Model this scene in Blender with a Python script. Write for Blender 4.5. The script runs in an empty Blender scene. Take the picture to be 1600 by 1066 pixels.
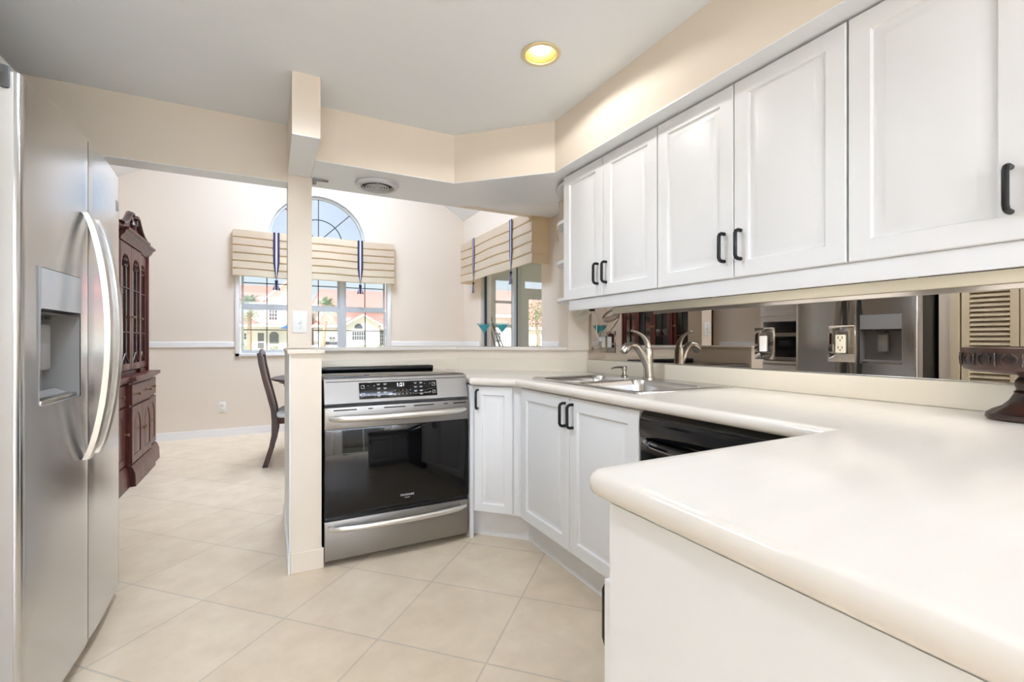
import bpy, bmesh, math, random
from mathutils import Matrix, Vector
random.seed(7)
PI = math.pi
R = math.radians
SC = bpy.context.scene
COL = SC.collection

# ------------------------------------------------------------------ camera
cam_d = bpy.data.cameras.new('camera')
cam_d.sensor_fit = 'HORIZONTAL'; cam_d.sensor_width = 36.0
cam_d.lens = 724.5 / 1600 * 36.0
cam_d.shift_y = -0.0005
cam_d.clip_start = 0.02; cam_d.clip_end = 400
cam = bpy.data.objects.new('camera', cam_d); COL.objects.link(cam)
cam.location = (0, 0, 1.11); cam.rotation_euler = (PI/2, 0, R(-27.53))
SC.camera = cam

# ------------------------------------------------------------------ sky, sun, exposure
SC.view_settings.view_transform = 'Standard'
SC.view_settings.look = 'None'
SC.view_settings.exposure = 0.66
SC.view_settings.gamma = 1.0
SC.view_settings.use_curve_mapping = False
w = bpy.data.worlds.new('sky'); SC.world = w; w.use_nodes = True
nt = w.node_tree; nt.nodes.clear()
sky = nt.nodes.new('ShaderNodeTexSky'); sky.sky_type = 'NISHITA'
sky.sun_disc = False; sky.sun_elevation = R(48); sky.sun_rotation = R(200)
sky.air_density = 1.0; sky.dust_density = 2.5; sky.ozone_density = 1.0
hs = nt.nodes.new('ShaderNodeHueSaturation'); hs.inputs['Saturation'].default_value = 0.62
bg = nt.nodes.new('ShaderNodeBackground'); bg.inputs['Strength'].default_value = 0.125
wo = nt.nodes.new('ShaderNodeOutputWorld')
nt.links.new(sky.outputs[0], hs.inputs['Color']); nt.links.new(hs.outputs[0], bg.inputs['Color'])
nt.links.new(bg.outputs[0], wo.inputs['Surface'])
sun_d = bpy.data.lights.new('sun', 'SUN'); sun_d.energy = 3.2; sun_d.angle = R(1.5); sun_d.color = (1, .97, .92)
sun = bpy.data.objects.new('sun', sun_d); COL.objects.link(sun)
sun.rotation_euler = (R(46), 0, R(-28)); sun.location = (0, -6, 9)

LAMP_CAN = 4.0      # watts of each recessed can
FILL_PANEL = 45.0    # watts of the unseen fill panel added behind the camera
FILL_DINING = 21.0  # added fill lamps, hidden up in the dining vault
LAMP_STRIP = .42
FILL_UP = 410.0  # watts of each added uplight, unseen behind the camera

# ------------------------------------------------------------------ materials
def lin(c):
    return tuple((v/12.92 if v <= .04045 else ((v+.055)/1.055)**2.4) for v in (x/255 for x in c)) + (1,)
MATS = {}
def mat(name, rgb, rough=.5, metal=0., amt=.03, scale=6., bump=0., bscale=None, aniso=None, spec=None, coat=0., stretch=None, trans=0.):
    m = bpy.data.materials.new(name); m.use_nodes = True; N = m.node_tree.nodes; L = m.node_tree.links
    b = N['Principled BSDF']
    tc = N.new('ShaderNodeTexCoord'); nz = N.new('ShaderNodeTexNoise')
    nz.inputs['Scale'].default_value = scale; nz.inputs['Detail'].default_value = 3
    src = tc.outputs['Object']
    if stretch:
        mp = N.new('ShaderNodeMapping'); mp.inputs['Scale'].default_value = stretch
        L.new(src, mp.inputs['Vector']); src = mp.outputs[0]
    L.new(src, nz.inputs['Vector'])
    mx = N.new('ShaderNodeMixRGB'); c = lin(rgb)
    mx.inputs[1].default_value = tuple(max(0, v*(1-amt)) for v in c[:3]) + (1,)
    mx.inputs[2].default_value = tuple(min(1, v*(1+amt)) for v in c[:3]) + (1,)
    L.new(nz.outputs['Fac'], mx.inputs[0]); L.new(mx.outputs[0], b.inputs['Base Color'])
    b.inputs['Roughness'].default_value = rough; b.inputs['Metallic'].default_value = metal
    if spec is not None: b.inputs['Specular IOR Level'].default_value = spec
    if coat: b.inputs['Coat Weight'].default_value = coat; b.inputs['Coat Roughness'].default_value = .08
    if trans: b.inputs['Transmission Weight'].default_value = trans
    if bump:
        n2 = N.new('ShaderNodeTexNoise'); n2.inputs['Scale'].default_value = bscale or scale*8
        L.new(src, n2.inputs['Vector'])
        bp = N.new('ShaderNodeBump'); bp.inputs['Strength'].default_value = bump; bp.inputs['Distance'].default_value = .002
        L.new(n2.outputs['Fac'], bp.inputs['Height']); L.new(bp.outputs[0], b.inputs['Normal'])
    MATS[name] = m
    return m
def wood(name, dark, light, rough=.3, coat=.3, scale=3., stretch=(9, 9, 1)):
    m = mat(name, dark, rough, coat=coat); N = m.node_tree.nodes; L = m.node_tree.links
    b = N['Principled BSDF']; tc = N.new('ShaderNodeTexCoord'); mp = N.new('ShaderNodeMapping'); mp.inputs['Scale'].default_value = stretch
    nz = N.new('ShaderNodeTexNoise'); nz.inputs['Scale'].default_value = scale; nz.inputs['Detail'].default_value = 6; nz.inputs['Distortion'].default_value = .6
    cr = N.new('ShaderNodeValToRGB'); cr.color_ramp.elements[0].color = lin(dark); cr.color_ramp.elements[1].color = lin(light)
    cr.color_ramp.elements[0].position = .35; cr.color_ramp.elements[1].position = .68
    L.new(tc.outputs['Object'], mp.inputs['Vector']); L.new(mp.outputs[0], nz.inputs['Vector'])
    L.new(nz.outputs['Fac'], cr.inputs[0]); L.new(cr.outputs[0], b.inputs['Base Color'])
    return m
def glass(name, tint=(255, 255, 255), refl=.12, rough=0.):
    m = bpy.data.materials.new(name); m.use_nodes = True; N = m.node_tree.nodes; L = m.node_tree.links; N.clear()
    o = N.new('ShaderNodeOutputMaterial'); mx = N.new('ShaderNodeMixShader'); t = N.new('ShaderNodeBsdfTransparent'); g = N.new('ShaderNodeBsdfGlossy')
    lw = N.new('ShaderNodeLayerWeight'); lw.inputs['Blend'].default_value = .5
    pw = N.new('ShaderNodeMath'); pw.operation = 'POWER'; pw.inputs[1].default_value = 4.5
    ma = N.new('ShaderNodeMath'); ma.operation = 'MULTIPLY_ADD'; ma.inputs[1].default_value = .7; ma.inputs[2].default_value = refl*.25
    L.new(lw.outputs['Facing'], pw.inputs[0]); L.new(pw.outputs[0], ma.inputs[0])
    t.inputs[0].default_value = lin(tint); g.inputs['Roughness'].default_value = rough
    L.new(ma.outputs[0], mx.inputs[0]); L.new(t.outputs[0], mx.inputs[1]); L.new(g.outputs[0], mx.inputs[2]); L.new(mx.outputs[0], o.inputs[0])
    return m
def emit(name, rgb, s):
    m = bpy.data.materials.new(name); m.use_nodes = True; N = m.node_tree.nodes; L = m.node_tree.links; N.clear()
    o = N.new('ShaderNodeOutputMaterial'); e = N.new('ShaderNodeEmission'); e.inputs[0].default_value = lin(rgb); e.inputs[1].default_value = s
    L.new(e.outputs[0], o.inputs[0]); return m
def fabric(name, rgb, transl):
    m = mat(name, rgb, .9, amt=.05, scale=40, bump=.25, bscale=350); N = m.node_tree.nodes; L = m.node_tree.links
    b = N['Principled BSDF']; o = [n for n in N if n.type == 'OUTPUT_MATERIAL'][0]
    t = N.new('ShaderNodeBsdfTranslucent'); t.inputs[0].default_value = lin((250, 228, 190)); mx = N.new('ShaderNodeMixShader'); mx.inputs[0].default_value = transl
    L.new(b.outputs[0], mx.inputs[1]); L.new(t.outputs[0], mx.inputs[2]); L.new(mx.outputs[0], o.inputs[0]); return m

WALL = mat('wall_paint', (238, 225, 208), .75, amt=.015, scale=2.5, bump=.08, bscale=220)
CEIL = mat('ceiling_paint', (246, 247, 248), .8, amt=.01, scale=3, bump=.08, bscale=160)
TRIM = mat('trim_paint', (246, 245, 244), .4, amt=.01)
CAB = mat('white_thermofoil', (242, 242, 242), .38, amt=.012, scale=4)
CABD = mat('raw_panel', (222, 214, 198), .6, amt=.03)
SHADOWB = mat('shadow_brown', (84, 70, 54), .7, amt=.08)  # brown of the shadow under the wall cabinets, put into the colour
COUNT = mat('solid_surface', (237, 230, 220), .2, amt=.035, scale=3.5, stretch=(1, 7, 1))
SPLASH = mat('backsplash_surface', (235, 225, 206), .3, amt=.02, scale=5)
STEEL = mat('brushed_stainless', (206, 208, 211), .17, 1., amt=.05, scale=60, bump=.05, bscale=60, stretch=(1, 1, 40))
STEELH = mat('brushed_stainless_horizontal', (156, 153, 149), .4, 1., amt=.05, scale=60, bump=.05, bscale=60, stretch=(1, 1, 60))
SINKM = mat('sink_stainless', (205, 205, 205), .22, 1., amt=.05, scale=30, stretch=(1, 12, 1))
HANDLE = mat('satin_handle_steel', (188, 186, 181), .26, 1., amt=.03, scale=20)
RANGEH = mat('bright_handle_steel', (226, 223, 217), .34, .9, amt=.03, scale=20)
NICKEL = mat('brushed_nickel', (186, 180, 170), .25, 1., amt=.04, scale=25)
BLACKG = mat('black_glass', (7, 7, 8), .04, amt=.1, spec=.4)
BLACKP = mat('black_plastic', (14, 14, 15), .3, amt=.1)
BLACKD = mat('black_gloss_enamel', (10, 11, 14), .08, amt=.1, coat=.6)
IRON = mat('black_iron_pull', (18, 17, 17), .42, .2, amt=.15)
DARKG = mat('dark_grey_plastic', (70, 71, 70), .5, amt=.05)
GREYP = mat('light_grey_plastic', (146, 144, 141), .35, amt=.03)
MIRROR = mat('bronze_mirror', (186, 178, 170), .004, 1., amt=.0)
MPLATE = mat('bronze_mirror_plate', (150, 142, 134), .03, 1., amt=.02)
IVORY = mat('ivory_plastic', (240, 232, 210), .35, amt=.01)
WHITEP = mat('white_plastic', (244, 243, 240), .35, amt=.01)
BRASS = mat('satin_brass', (212, 170, 92), .3, 1., amt=.04)
KNOBM = mat('antique_knob_metal', (150, 132, 104), .35, .9, amt=.05)
BRASSB = mat('gold_baffle', (214, 172, 96), .45, .55, amt=.04)
GRILLE = mat('vent_metal', (214, 214, 214), .4, .15, amt=.04)
GLASS = glass('window_glass')
CGLASS = glass('cabinet_glass', (225, 228, 228), .3)
STEMG = glass('stemware_glass', (240, 248, 250), .25)
TEAL = mat('teal_liquid', (30, 196, 206), .1, amt=.1)
ALU = mat('aluminium_frame', (198, 203, 206), .45, .25, amt=.02)
GASKET = mat('dark_gasket', (52, 54, 55), .5, amt=.05)
CHERRY = wood('cherry_wood', (62, 25, 23), (104, 50, 42), .36, .12)
CHERRYB = wood('dark_mahogany', (40, 16, 13), (80, 37, 29), .34, .15)
CARVED = wood('carved_dark_wood', (30, 20, 17), (74, 44, 33), .42, .2, 8., (2, 2, 6))
SEATF = mat('pale_seat_fabric', (238, 241, 245), .85, amt=.06, scale=50)
SHADE = fabric('cream_shade_fabric', (222, 210, 192), .4)
NAVY = mat('navy_ribbon', (38, 40, 72), .7, amt=.1, scale=60)
STRIPE = mat('pale_ribbon_stripe', (205, 200, 214), .7, amt=.05, scale=60)
LOUV = mat('louver_paint', (232, 218, 190), .5, amt=.02)
LED = emit('display_white', (235, 240, 255), 2.2)
PRINT = mat('printed_legend', (196, 198, 200), .5, amt=.02)
LOGO = mat('logo_print', (214, 214, 212), .5, amt=.02)
CABLE = mat('white_cable', (240, 236, 222), .45, amt=.02)
WIREB = mat('black_wire', (20, 18, 17), .5, amt=.1)
TRIMG = mat('pale_gold_trim', (232, 212, 166), .4, .2, amt=.03)
CEILG = mat('semigloss_ceiling_paint', (246, 247, 248), .24, amt=.01, scale=3, bump=.05, bscale=40)
BULB = emit('lamp_lens', (255, 246, 230), 5.0)
PANEL = emit('fixture_diffuser', (255, 248, 238), 3.0)
STUCCO = mat('cream_stucco', (248, 243, 236), .9, amt=.03, scale=3)
STUCCOW = mat('white_fascia', (250, 248, 244), .8, amt=.02)
ROOFT = mat('red_roof_tile', (218, 158, 150), .85, amt=.14, scale=14, bump=.6, bscale=30)
HWIN = mat('house_glass', (96, 104, 112), .1, amt=.1)
SCREEN = mat('door_screen', (120, 122, 126), .5, amt=.1)
BLUE = mat('blue_canvas', (52, 118, 196), .8, amt=.05)
PALM = mat('palm_leaf', (172, 190, 162), .7, amt=.25, scale=20)
BARK = mat('palm_bark', (176, 160, 138), .9, amt=.15, scale=30)
LEAF = mat('hedge_leaf', (130, 152, 104), .8, amt=.35, scale=25)
GRASS = mat('lawn_grass', (190, 196, 168), .95, amt=.2, scale=12)
PAVE = mat('pale_paving', (226, 220, 210), .9, amt=.06, scale=4)
PORCH = mat('porch_grey_paint', (206, 204, 196), .8, amt=.02)
RODM = mat('dark_rod', (44, 36, 32), .35, amt=.1)
CAR = mat('white_car_paint', (240, 240, 242), .2, amt=.01)

def floor_mat():
    m = bpy.data.materials.new('floor_tile'); m.use_nodes = True; N = m.node_tree.nodes; L = m.node_tree.links; b = N['Principled BSDF']
    tc = N.new('ShaderNodeTexCoord'); mp = N.new('ShaderNodeMapping'); mp.vector_type = 'POINT'
    mp.inputs['Rotation'].default_value = (0, 0, R(-45)); T = .430
    mp.inputs['Location'].default_value = (-1.9233 + T*60, -1.4227 + T*60, 0)
    br = N.new('ShaderNodeTexBrick'); br.offset = 0; br.squash = 1
    for k, v in (('Scale', 1.), ('Mortar Size', .0038), ('Mortar Smooth', .15), ('Bias', 0.), ('Brick Width', T), ('Row Height', T)): br.inputs[k].default_value = v
    br.inputs['Color1'].default_value = lin((237, 219, 193)); br.inputs['Color2'].default_value = lin((241, 224, 200)); br.inputs['Mortar'].default_value = lin((216, 202, 182))
    L.new(tc.outputs['Object'], mp.inputs['Vector']); L.new(mp.outputs[0], br.inputs['Vector'])
    n1 = N.new('ShaderNodeTexNoise'); n1.inputs['Scale'].default_value = 6.5; n1.inputs['Detail'].default_value = 7; n1.inputs['Roughness'].default_value = .62
    L.new(tc.outputs['Object'], n1.inputs['Vector'])
    cr = N.new('ShaderNodeValToRGB'); cr.color_ramp.elements[0].position = .3; cr.color_ramp.elements[1].position = .7
    cr.color_ramp.elements[0].color = (.82, .79, .75, 1); cr.color_ramp.elements[1].color = (1, 1, 1, 1)
    L.new(n1.outputs['Fac'], cr.inputs[0])
    mx = N.new('ShaderNodeMixRGB'); mx.blend_type = 'MULTIPLY'; mx.inputs[0].default_value = .8
    L.new(br.outputs['Color'], mx.inputs[1]); L.new(cr.outputs[0], mx.inputs[2]); L.new(mx.outputs[0], b.inputs['Base Color'])
    n2 = N.new('ShaderNodeTexNoise'); n2.inputs['Scale'].default_value = 26; n2.inputs['Detail'].default_value = 4
    L.new(tc.outputs['Object'], n2.inputs['Vector'])
    ad = N.new('ShaderNodeMath'); ad.operation = 'MULTIPLY_ADD'; ad.inputs[1].default_value = -1.; L.new(br.outputs['Fac'], ad.inputs[0])
    ml = N.new('ShaderNodeMath'); ml.operation = 'MULTIPLY'; ml.inputs[1].default_value = .35; L.new(n2.outputs['Fac'], ml.inputs[0]); L.new(ml.outputs[0], ad.inputs[2])
    bp = N.new('ShaderNodeBump'); bp.inputs['Strength'].default_value = .35; bp.inputs['Distance'].default_value = .003
    L.new(ad.outputs[0], bp.inputs['Height']); L.new(bp.outputs[0], b.inputs['Normal'])
    b.inputs['Roughness'].default_value = .3
    return m
FLOOR = floor_mat()

# ------------------------------------------------------------------ mesh helpers
def NB(): return bmesh.new()
def box(bm, x0, x1, y0, y1, z0, z1, bev=0., seg=2):
    r = bmesh.ops.create_cube(bm, size=1, matrix=Matrix.Translation(((x0+x1)/2, (y0+y1)/2, (z0+z1)/2)) @ Matrix.Diagonal((abs(x1-x0), abs(y1-y0), abs(z1-z0), 1)))
    if bev:
        es = list({e for v in r['verts'] for e in v.link_edges})
        bmesh.ops.bevel(bm, geom=es, offset=min(bev, .49*min(abs(x1-x0), abs(y1-y0), abs(z1-z0))), segments=seg, affect='EDGES', profile=.5)
    return bm
def prism(bm, pts, z0, z1, M=None):
    """polygon in plan (x, y), swept from z0 to z1; M maps it elsewhere"""
    lo = [bm.verts.new((x, y, z0)) for x, y in pts]; hi = [bm.verts.new((x, y, z1)) for x, y in pts]
    n = len(pts)
    fs = [bm.faces.new(list(reversed(lo))), bm.faces.new(hi)]
    for i in range(n): fs.append(bm.faces.new((lo[i], lo[(i+1) % n], hi[(i+1) % n], hi[i])))
    bmesh.ops.recalc_face_normals(bm, faces=fs)
    if M is not None: bmesh.ops.transform(bm, matrix=M, verts=lo+hi)
    return bm
def loft(bm, rings, close=True, cap=True):
    vs = [[bm.verts.new(p) for p in r] for r in rings]; n = len(rings[0]); fs = []
    for a, b in zip(vs, vs[1:]):
        for i in range(n if close else n-1): fs.append(bm.faces.new((a[i], a[(i+1) % n], b[(i+1) % n], b[i])))
    if cap and close:
        fs.append(bm.faces.new(list(reversed(vs[0])))); fs.append(bm.faces.new(vs[-1]))
    bmesh.ops.recalc_face_normals(bm, faces=fs)
    return bm
def lathe(bm, prof, c=(0, 0, 0), n=32, M=None, ring=False):
    """prof: (radius, z) pairs"""
    rings = []
    for r, z in prof:
        rings.append([Vector((max(r, 1e-4)*math.cos(2*PI*i/n), max(r, 1e-4)*math.sin(2*PI*i/n), z)) for i in range(n)])
    T = Matrix.Translation(c) @ (M or Matrix.Identity(4))
    if ring: rings.append(rings[0])
    return loft(bm, [[T @ p for p in r] for r in rings], cap=not ring)
def tube(bm, pts, rad, n=8, flat=None):
    """round bar along points; rad a number or one per point; flat=(dir, factor) squeezes it"""
    P = [Vector(p) for p in pts]; rs = rad if isinstance(rad, (list, tuple)) else [rad]*len(P); rings = []
    up = None
    for i, p in enumerate(P):
        t = (P[min(i+1, len(P)-1)] - P[max(i-1, 0)]).normalized()
        if up is None:
            up = Vector((0, 0, 1)) if abs(t.z) < .9 else Vector((1, 0, 0))
        a = (up - t*up.dot(t)).normalized(); b = t.cross(a); up = a
        ring = []
        for k in range(n):
            d = (a*math.cos(2*PI*k/n) + b*math.sin(2*PI*k/n))*rs[i]
            if flat: f = Vector(flat[0]); d -= f*d.dot(f)*(1-flat[1])
            ring.append(p+d)
        rings.append(ring)
    return loft(bm, rings)
def arc(c, r, a0, a1, n, ax=(1, 0, 0), ay=(0, 0, 1)):
    c = Vector(c); ax = Vector(ax); ay = Vector(ay)
    return [c + ax*r*math.cos(R(a0+(a1-a0)*i/n)) + ay*r*math.sin(R(a0+(a1-a0)*i/n)) for i in range(n+1)]
def bez(p0, p1, p2, p3, n=10):
    p0, p1, p2, p3 = map(Vector, (p0, p1, p2, p3)); o = []
    for i in range(n+1):
        t = i/n; o.append(p0*(1-t)**3 + p1*3*t*(1-t)**2 + p2*3*t*t*(1-t) + p3*t**3)
    return o
FR = {}
def finish(name, bm, m, smooth=True):
    me = bpy.data.meshes.new(name); bm.to_mesh(me); bm.free()
    me.materials.append(m)
    if smooth:
        for p in me.polygons: p.use_smooth = True
        try: me.set_sharp_from_angle(angle=R(32))
        except Exception: pass
    o = bpy.data.objects.new(name, me); COL.objects.link(o); return o
def thing(name, label, cat, loc=(0, 0, 0), rot=0., group=None):
    o = bpy.data.objects.new(name, None); COL.objects.link(o); o.empty_display_size = .1
    o.location = loc; o.rotation_euler = (0, 0, rot); o['label'] = label; o['category'] = cat
    if group: o['group'] = group
    FR[o.name] = Matrix.Translation(loc) @ Matrix.Rotation(rot, 4, 'Z'); return o
def part(name, bm, m, parent, world=True, label=None, smooth=True):
    """one mesh part; world=True: built in room coordinates, moved into the thing's own frame"""
    if world: bm.transform(FR[parent.name].inverted())
    o = finish(name, bm, m, smooth); o.parent = parent; FR[o.name] = FR[parent.name]
    if label: o['label'] = label
    return o
def single(name, bm, m, label, cat, group=None, base=None):
    if base is None:
        xs = [v.co for v in bm.verts]; base = (sum(v.x for v in xs)/len(xs), sum(v.y for v in xs)/len(xs), min(v.z for v in xs))
    bm.transform(Matrix.Translation(Vector(base)).inverted())
    o = finish(name, bm, m); o.location = base; o['label'] = label; o['category'] = cat
    if group: o['group'] = group
    FR[o.name] = Matrix.Translation(base); return o
def struct(name, bm, m, parent=None, smooth=False):
    o = finish(name, bm, m, smooth)
    if parent: o.parent = parent
    else: o['kind'] = 'structure'
    FR[o.name] = Matrix.Identity(4); return o
def dup(root, loc, rot=0., label=None, group=None):
    r = root.copy(); COL.objects.link(r); r.location = loc; r.rotation_euler = (0, 0, rot)
    if label: r['label'] = label
    if group: r['group'] = group
    for ch in list(root.children):
        c = ch.copy(); COL.objects.link(c); c.parent = r
        for g in list(ch.children):
            d = g.copy(); COL.objects.link(d); d.parent = c
    return r
def text_bm(s, size, M, depth=.0004, align='CENTER'):
    cu = bpy.data.curves.new('legend', 'FONT'); cu.body = s; cu.size = size; cu.extrude = depth; cu.align_x = align; cu.align_y = 'CENTER'
    o = bpy.data.objects.new('legend', cu); COL.objects.link(o)
    dg = bpy.context.evaluated_depsgraph_get(); dg.update()
    me = bpy.data.meshes.new_from_object(o.evaluated_get(dg)); bm = NB(); bm.from_mesh(me); bm.transform(M)
    bpy.data.objects.remove(o); bpy.data.curves.remove(cu); bpy.data.meshes.remove(me); return bm
# frame of a vertical face: u runs along it, out is its normal
def face_M(origin, u, out):
    u = Vector(u).normalized(); o = Vector(out).normalized(); z = Vector((0, 0, 1))
    return Matrix.Translation(origin) @ Matrix((u, z, o)).transposed().to_4x4()
def door_bm(w_, h, M, t=.02, fr=.056, panel=True):
    """raised panel door, local x across, y up, z out"""
    bm = NB()
    def ring(i, d): return [M @ Vector(p) for p in ((i, i, d), (w_-i, i, d), (w_-i, h-i, d), (i, h-i, d))]
    rs = [ring(0, 0), ring(0, t-.003), ring(.003, t)]
    if panel:
        rs += [ring(fr, t), ring(fr+.005, t-.009), ring(fr+.012, t-.010), ring(fr+.036, t-.001), ring(fr+.038, t-.0005)]
    return loft(bm, rs)
def pull_bm(M, L=.102, out=.032, r=.0068):
    """bow pull, standing along local y, centred on the origin"""
    pts = [(0, -L/2, 0), (0, -L/2, out*.6), (0, -L/2+.004, out*.86), (0, -L/2+.012, out), (0, 0, out), (0, L/2-.012, out), (0, L/2-.004, out*.86), (0, L/2, out*.6), (0, L/2, 0)]
    return tube(NB(), [M @ Vector(p) for p in pts], r, 10)

# =================================================================== THE ROOM
ZC, ZS = 2.345, 2.06        # kitchen ceiling, soffit underside
XW, XL = 1.85, -1.44        # right kitchen wall, left wall
YF = 6.315                  # far dining wall
XD = 2.5                    # dining room's right wall
YB = -5.2                   # wall behind the camera
struct('floor', box(NB(), XL-.15, XD+.15, YB-.15, YF+.12, -.08, 0), FLOOR)
b = NB(); box(b, XL-.15, XD+.15, YB-.15, 3.95, ZC, ZC+.1); struct('ceiling', b, CEIL)
# vaulted dining ceiling with its gable above the flat part
zE, zP, xP = 2.85, 4.03, .535
b = NB(); prism(b, [(XL-.15, zE-.09), (xP, zP), (XD+.15, zE-.09), (XD+.15, zE), (xP, zP+.1), (XL-.15, zE)], 0, 2.6, Matrix.Translation((0, YF+.12, 0)) @ Matrix.Rotation(PI/2, 4, 'X'))
struct('ceiling_vault', b, CEIL)
b = NB(); prism(b, [(XL-.15, ZC+.001), (XD+.15, ZC+.001), (XD+.15, zE), (xP, zP+.02), (XL-.15, zE)], 0, .1, Matrix.Translation((0, 4.05, 0)) @ Matrix.Rotation(PI/2, 4, 'X'))
struct('wall_vault_gable', b, WALL)

# far wall with a wide window and a half-round above it
W0, W1, WZ0, WZ1 = -.335, 1.41, .954, 2.09
AX, AZ, AR = .543, 2.363, .585
def far_wall():
    bm = NB(); y0, y1 = YF, YF+.12
    box(bm, XL-.15, W0, y0, y1, 0, 2.9); box(bm, W1, XD+.15, y0, y1, 0, 2.9)
    box(bm, W0, W1, y0, y1, 0, WZ0); box(bm, W0, W1, y0, y1, WZ1, AZ)
    box(bm, W0, AX-AR, y0, y1, AZ, 2.9); box(bm, AX+AR, W1, y0, y1, AZ, 2.9)
    n = 28; M = Matrix.Translation((0, y1, 0)) @ Matrix.Rotation(PI/2, 4, 'X'); zt = 2.9
    A = [(AX-AR, AZ)] + [(AX+AR*math.cos(PI*(1-i/n)), AZ+AR*math.sin(PI*(1-i/n))) for i in range(n+1)][1:]
    for i in range(n):
        (xa, za), (xb, zb) = A[i], A[i+1]
        if xb - xa < 1e-5: continue
        ta = tb = 3.0
        prism(bm, [(xa, za), (xb, zb), (xb, 2.97), (xa, 2.97)], 0, .12, M)
    prism(bm, [(XL-.15, 2.9), (AX-AR, 2.9), (AX-AR, 2.97), (AX+AR, 2.97), (AX+AR, 2.9), (XD+.15, 2.9), (xP, zP+.12)], 0, .12, M)
    return bm
struct('wall_far', far_wall(), WALL)
struct('wall_left', box(NB(), XL-.15, XL, 3.09, YF, 0, zE), WALL)
b = NB(); box(b, XL-.15, XL, YB, 3.09, 0, ZC); struct('wall_left_kitchen', b, WALL)
# dining room's right wall with a sliding window
RY0, RY1, RZ0, RZ1 = 4.13, 5.70, .55, 2.2
b = NB(); box(b, XD, XD+.15, 2.62, RY0, 0, zE); box(b, XD, XD+.15, RY1, YF, 0, zE); box(b, XD, XD+.15, RY0, RY1, 0, RZ0); box(b, XD, XD+.15, RY0, RY1, RZ1, zE)
struct('wall_dining_right', b, WALL)
struct('wall_right', box(NB(), XW, XW+.12, YB, 2.49, 0, ZC), WALL)
b = NB(); prism(b, [(1.746, 2.547), (1.8425, 2.4505), (1.97, 2.4505), (1.97, 2.66), (1.746, 2.66)], 1.0455, ZS); struct('wall_pier', b, WALL)
struct('wall_dining_return', box(NB(), 1.97, XD, 2.5, 2.62, 0, 2.9), WALL)

# half wall of the pass-through, its ledge, the wing wall beside the range
b = NB(); prism(b, [(.215, 3.13), (1.183, 3.13), (1.8425, 2.4705), (1.97, 2.4705), (1.97, 2.62), (1.26, 3.25), (.215, 3.25)], 0, 1.045); struct('wall_pass_through', b, WALL)
b = NB(); prism(b, [(.08, 3.105), (1.172, 3.105), (1.735, 2.542), (1.735, 2.66), (1.97, 2.66), (1.97, 2.72), (1.28, 3.28), (.08, 3.28)], 1.045, 1.066); struct('trim_1', b, COUNT)
struct('wall_wing', box(NB(), .085, .222, 2.44, 3.25, 0, 1.045), WALL)
b = NB(); box(b, .07, .236, 2.425, 3.104, 1.045, 1.064, .004); struct('trim_2', b, WALL)
b = NB(); box(b, .088, .215, 2.935, 3.09, 1.066, ZS); struct('wall_post', b, WALL)
b = NB(); box(b, .088, .209, 2.345, 3.09, ZS, ZC); struct('wall_post_header', b, WALL)
# header beam to the dining room and the soffits
struct('wall_beam', box(NB(), XL, .088, 2.95, 3.08, 2.022, ZC), WALL)
b = NB(); prism(b, [(.209, 2.638), (.984, 2.638), (1.42, 2.202), (1.42, YB), (1.85, YB), (1.85, 2.49), (1.77, 2.49), (1.147, 3.10), (.209, 3.10)], ZS, ZC)
struct('wall_soffit', b, WALL)
# painted underside of the soffits and header is ceiling white
def under(name, pts, z):
    bm = NB(); prism(bm, pts, z-.004, z); struct(name, bm, CEILG)
under('ceiling_soffit', [(.210, 2.6385), (.984, 2.6385), (1.4203, 2.2022), (1.4203, YB), (1.8495, YB), (1.8495, 2.4495), (1.745, 2.546), (1.745, 2.66), (1.147, 3.0995), (.210, 3.0995)], ZS)
under('ceiling_post_header', [(.0885, 2.3455), (.2085, 2.3455), (.2085, 2.9345), (.0885, 2.9345)], ZS)
under('ceiling_beam', [(XL+.0005, 2.9505), (.0875, 2.9505), (.0875, 3.0795), (XL+.0005, 3.0795)], 2.022)
# room behind the camera: wide sliding doors to daylight
b = NB(); box(b, XL, -1.0, YB-.15, YB, 0, ZC); box(b, 1.5, XD, YB-.15, YB, 0, ZC); box(b, -1.0, 1.5, YB-.15, YB, 2.1, ZC); struct('wall_back', b, WALL)

# skirting and chair rails
def base(name, pts, h=.085, t=.014):
    bm = NB()
    for (x0, y0), (x1, y1) in pts:
        box(bm, min(x0, x1), max(x0, x1), min(y0, y1), max(y0, y1), 0, h); 
    struct(name, bm, TRIM)
base('baseboard_far', [((XL+.015, YF-.014), (XD-.015, YF))])
base('baseboard_left', [((XL, 3.1), (XL+.014, YF))])
base('baseboard_right', [((XD-.014, 2.63), (XD, YF))])
b = NB(); box(b, .072, .084, 2.428, 3.25, 0, .09, .004); struct('baseboard_wing', b, TRIM)
b = NB(); box(b, .0845, .232, 2.428, 2.4395, 0, .10, .004); struct('baseboard_wing_end', b, WALL)
b = NB(); box(b, .0795, .0845, 2.438, 3.25, .09, 1.045); struct('trim_3', b, TRIM)
def rail(bm, x0, x1, y0, y1): box(bm, x0, x1, y0, y1, 1.03, 1.095, .006)
b = NB(); rail(b, XL+.001, W0-.035, YF-.016, YF-.0005); rail(b, W1+.035, XD-.001, YF-.016, YF-.0005); struct('trim_4', b, TRIM)
b = NB(); rail(b, XD-.016, XD-.0005, 3.78, RY0-.02); rail(b, XD-.016, XD-.0005, RY1+.02, YF-.017); struct('trim_5', b, TRIM)
b = NB(); rail(b, XL+.0005, XL+.016, 3.1, 4.05); struct('trim_6', b, TRIM)

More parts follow.
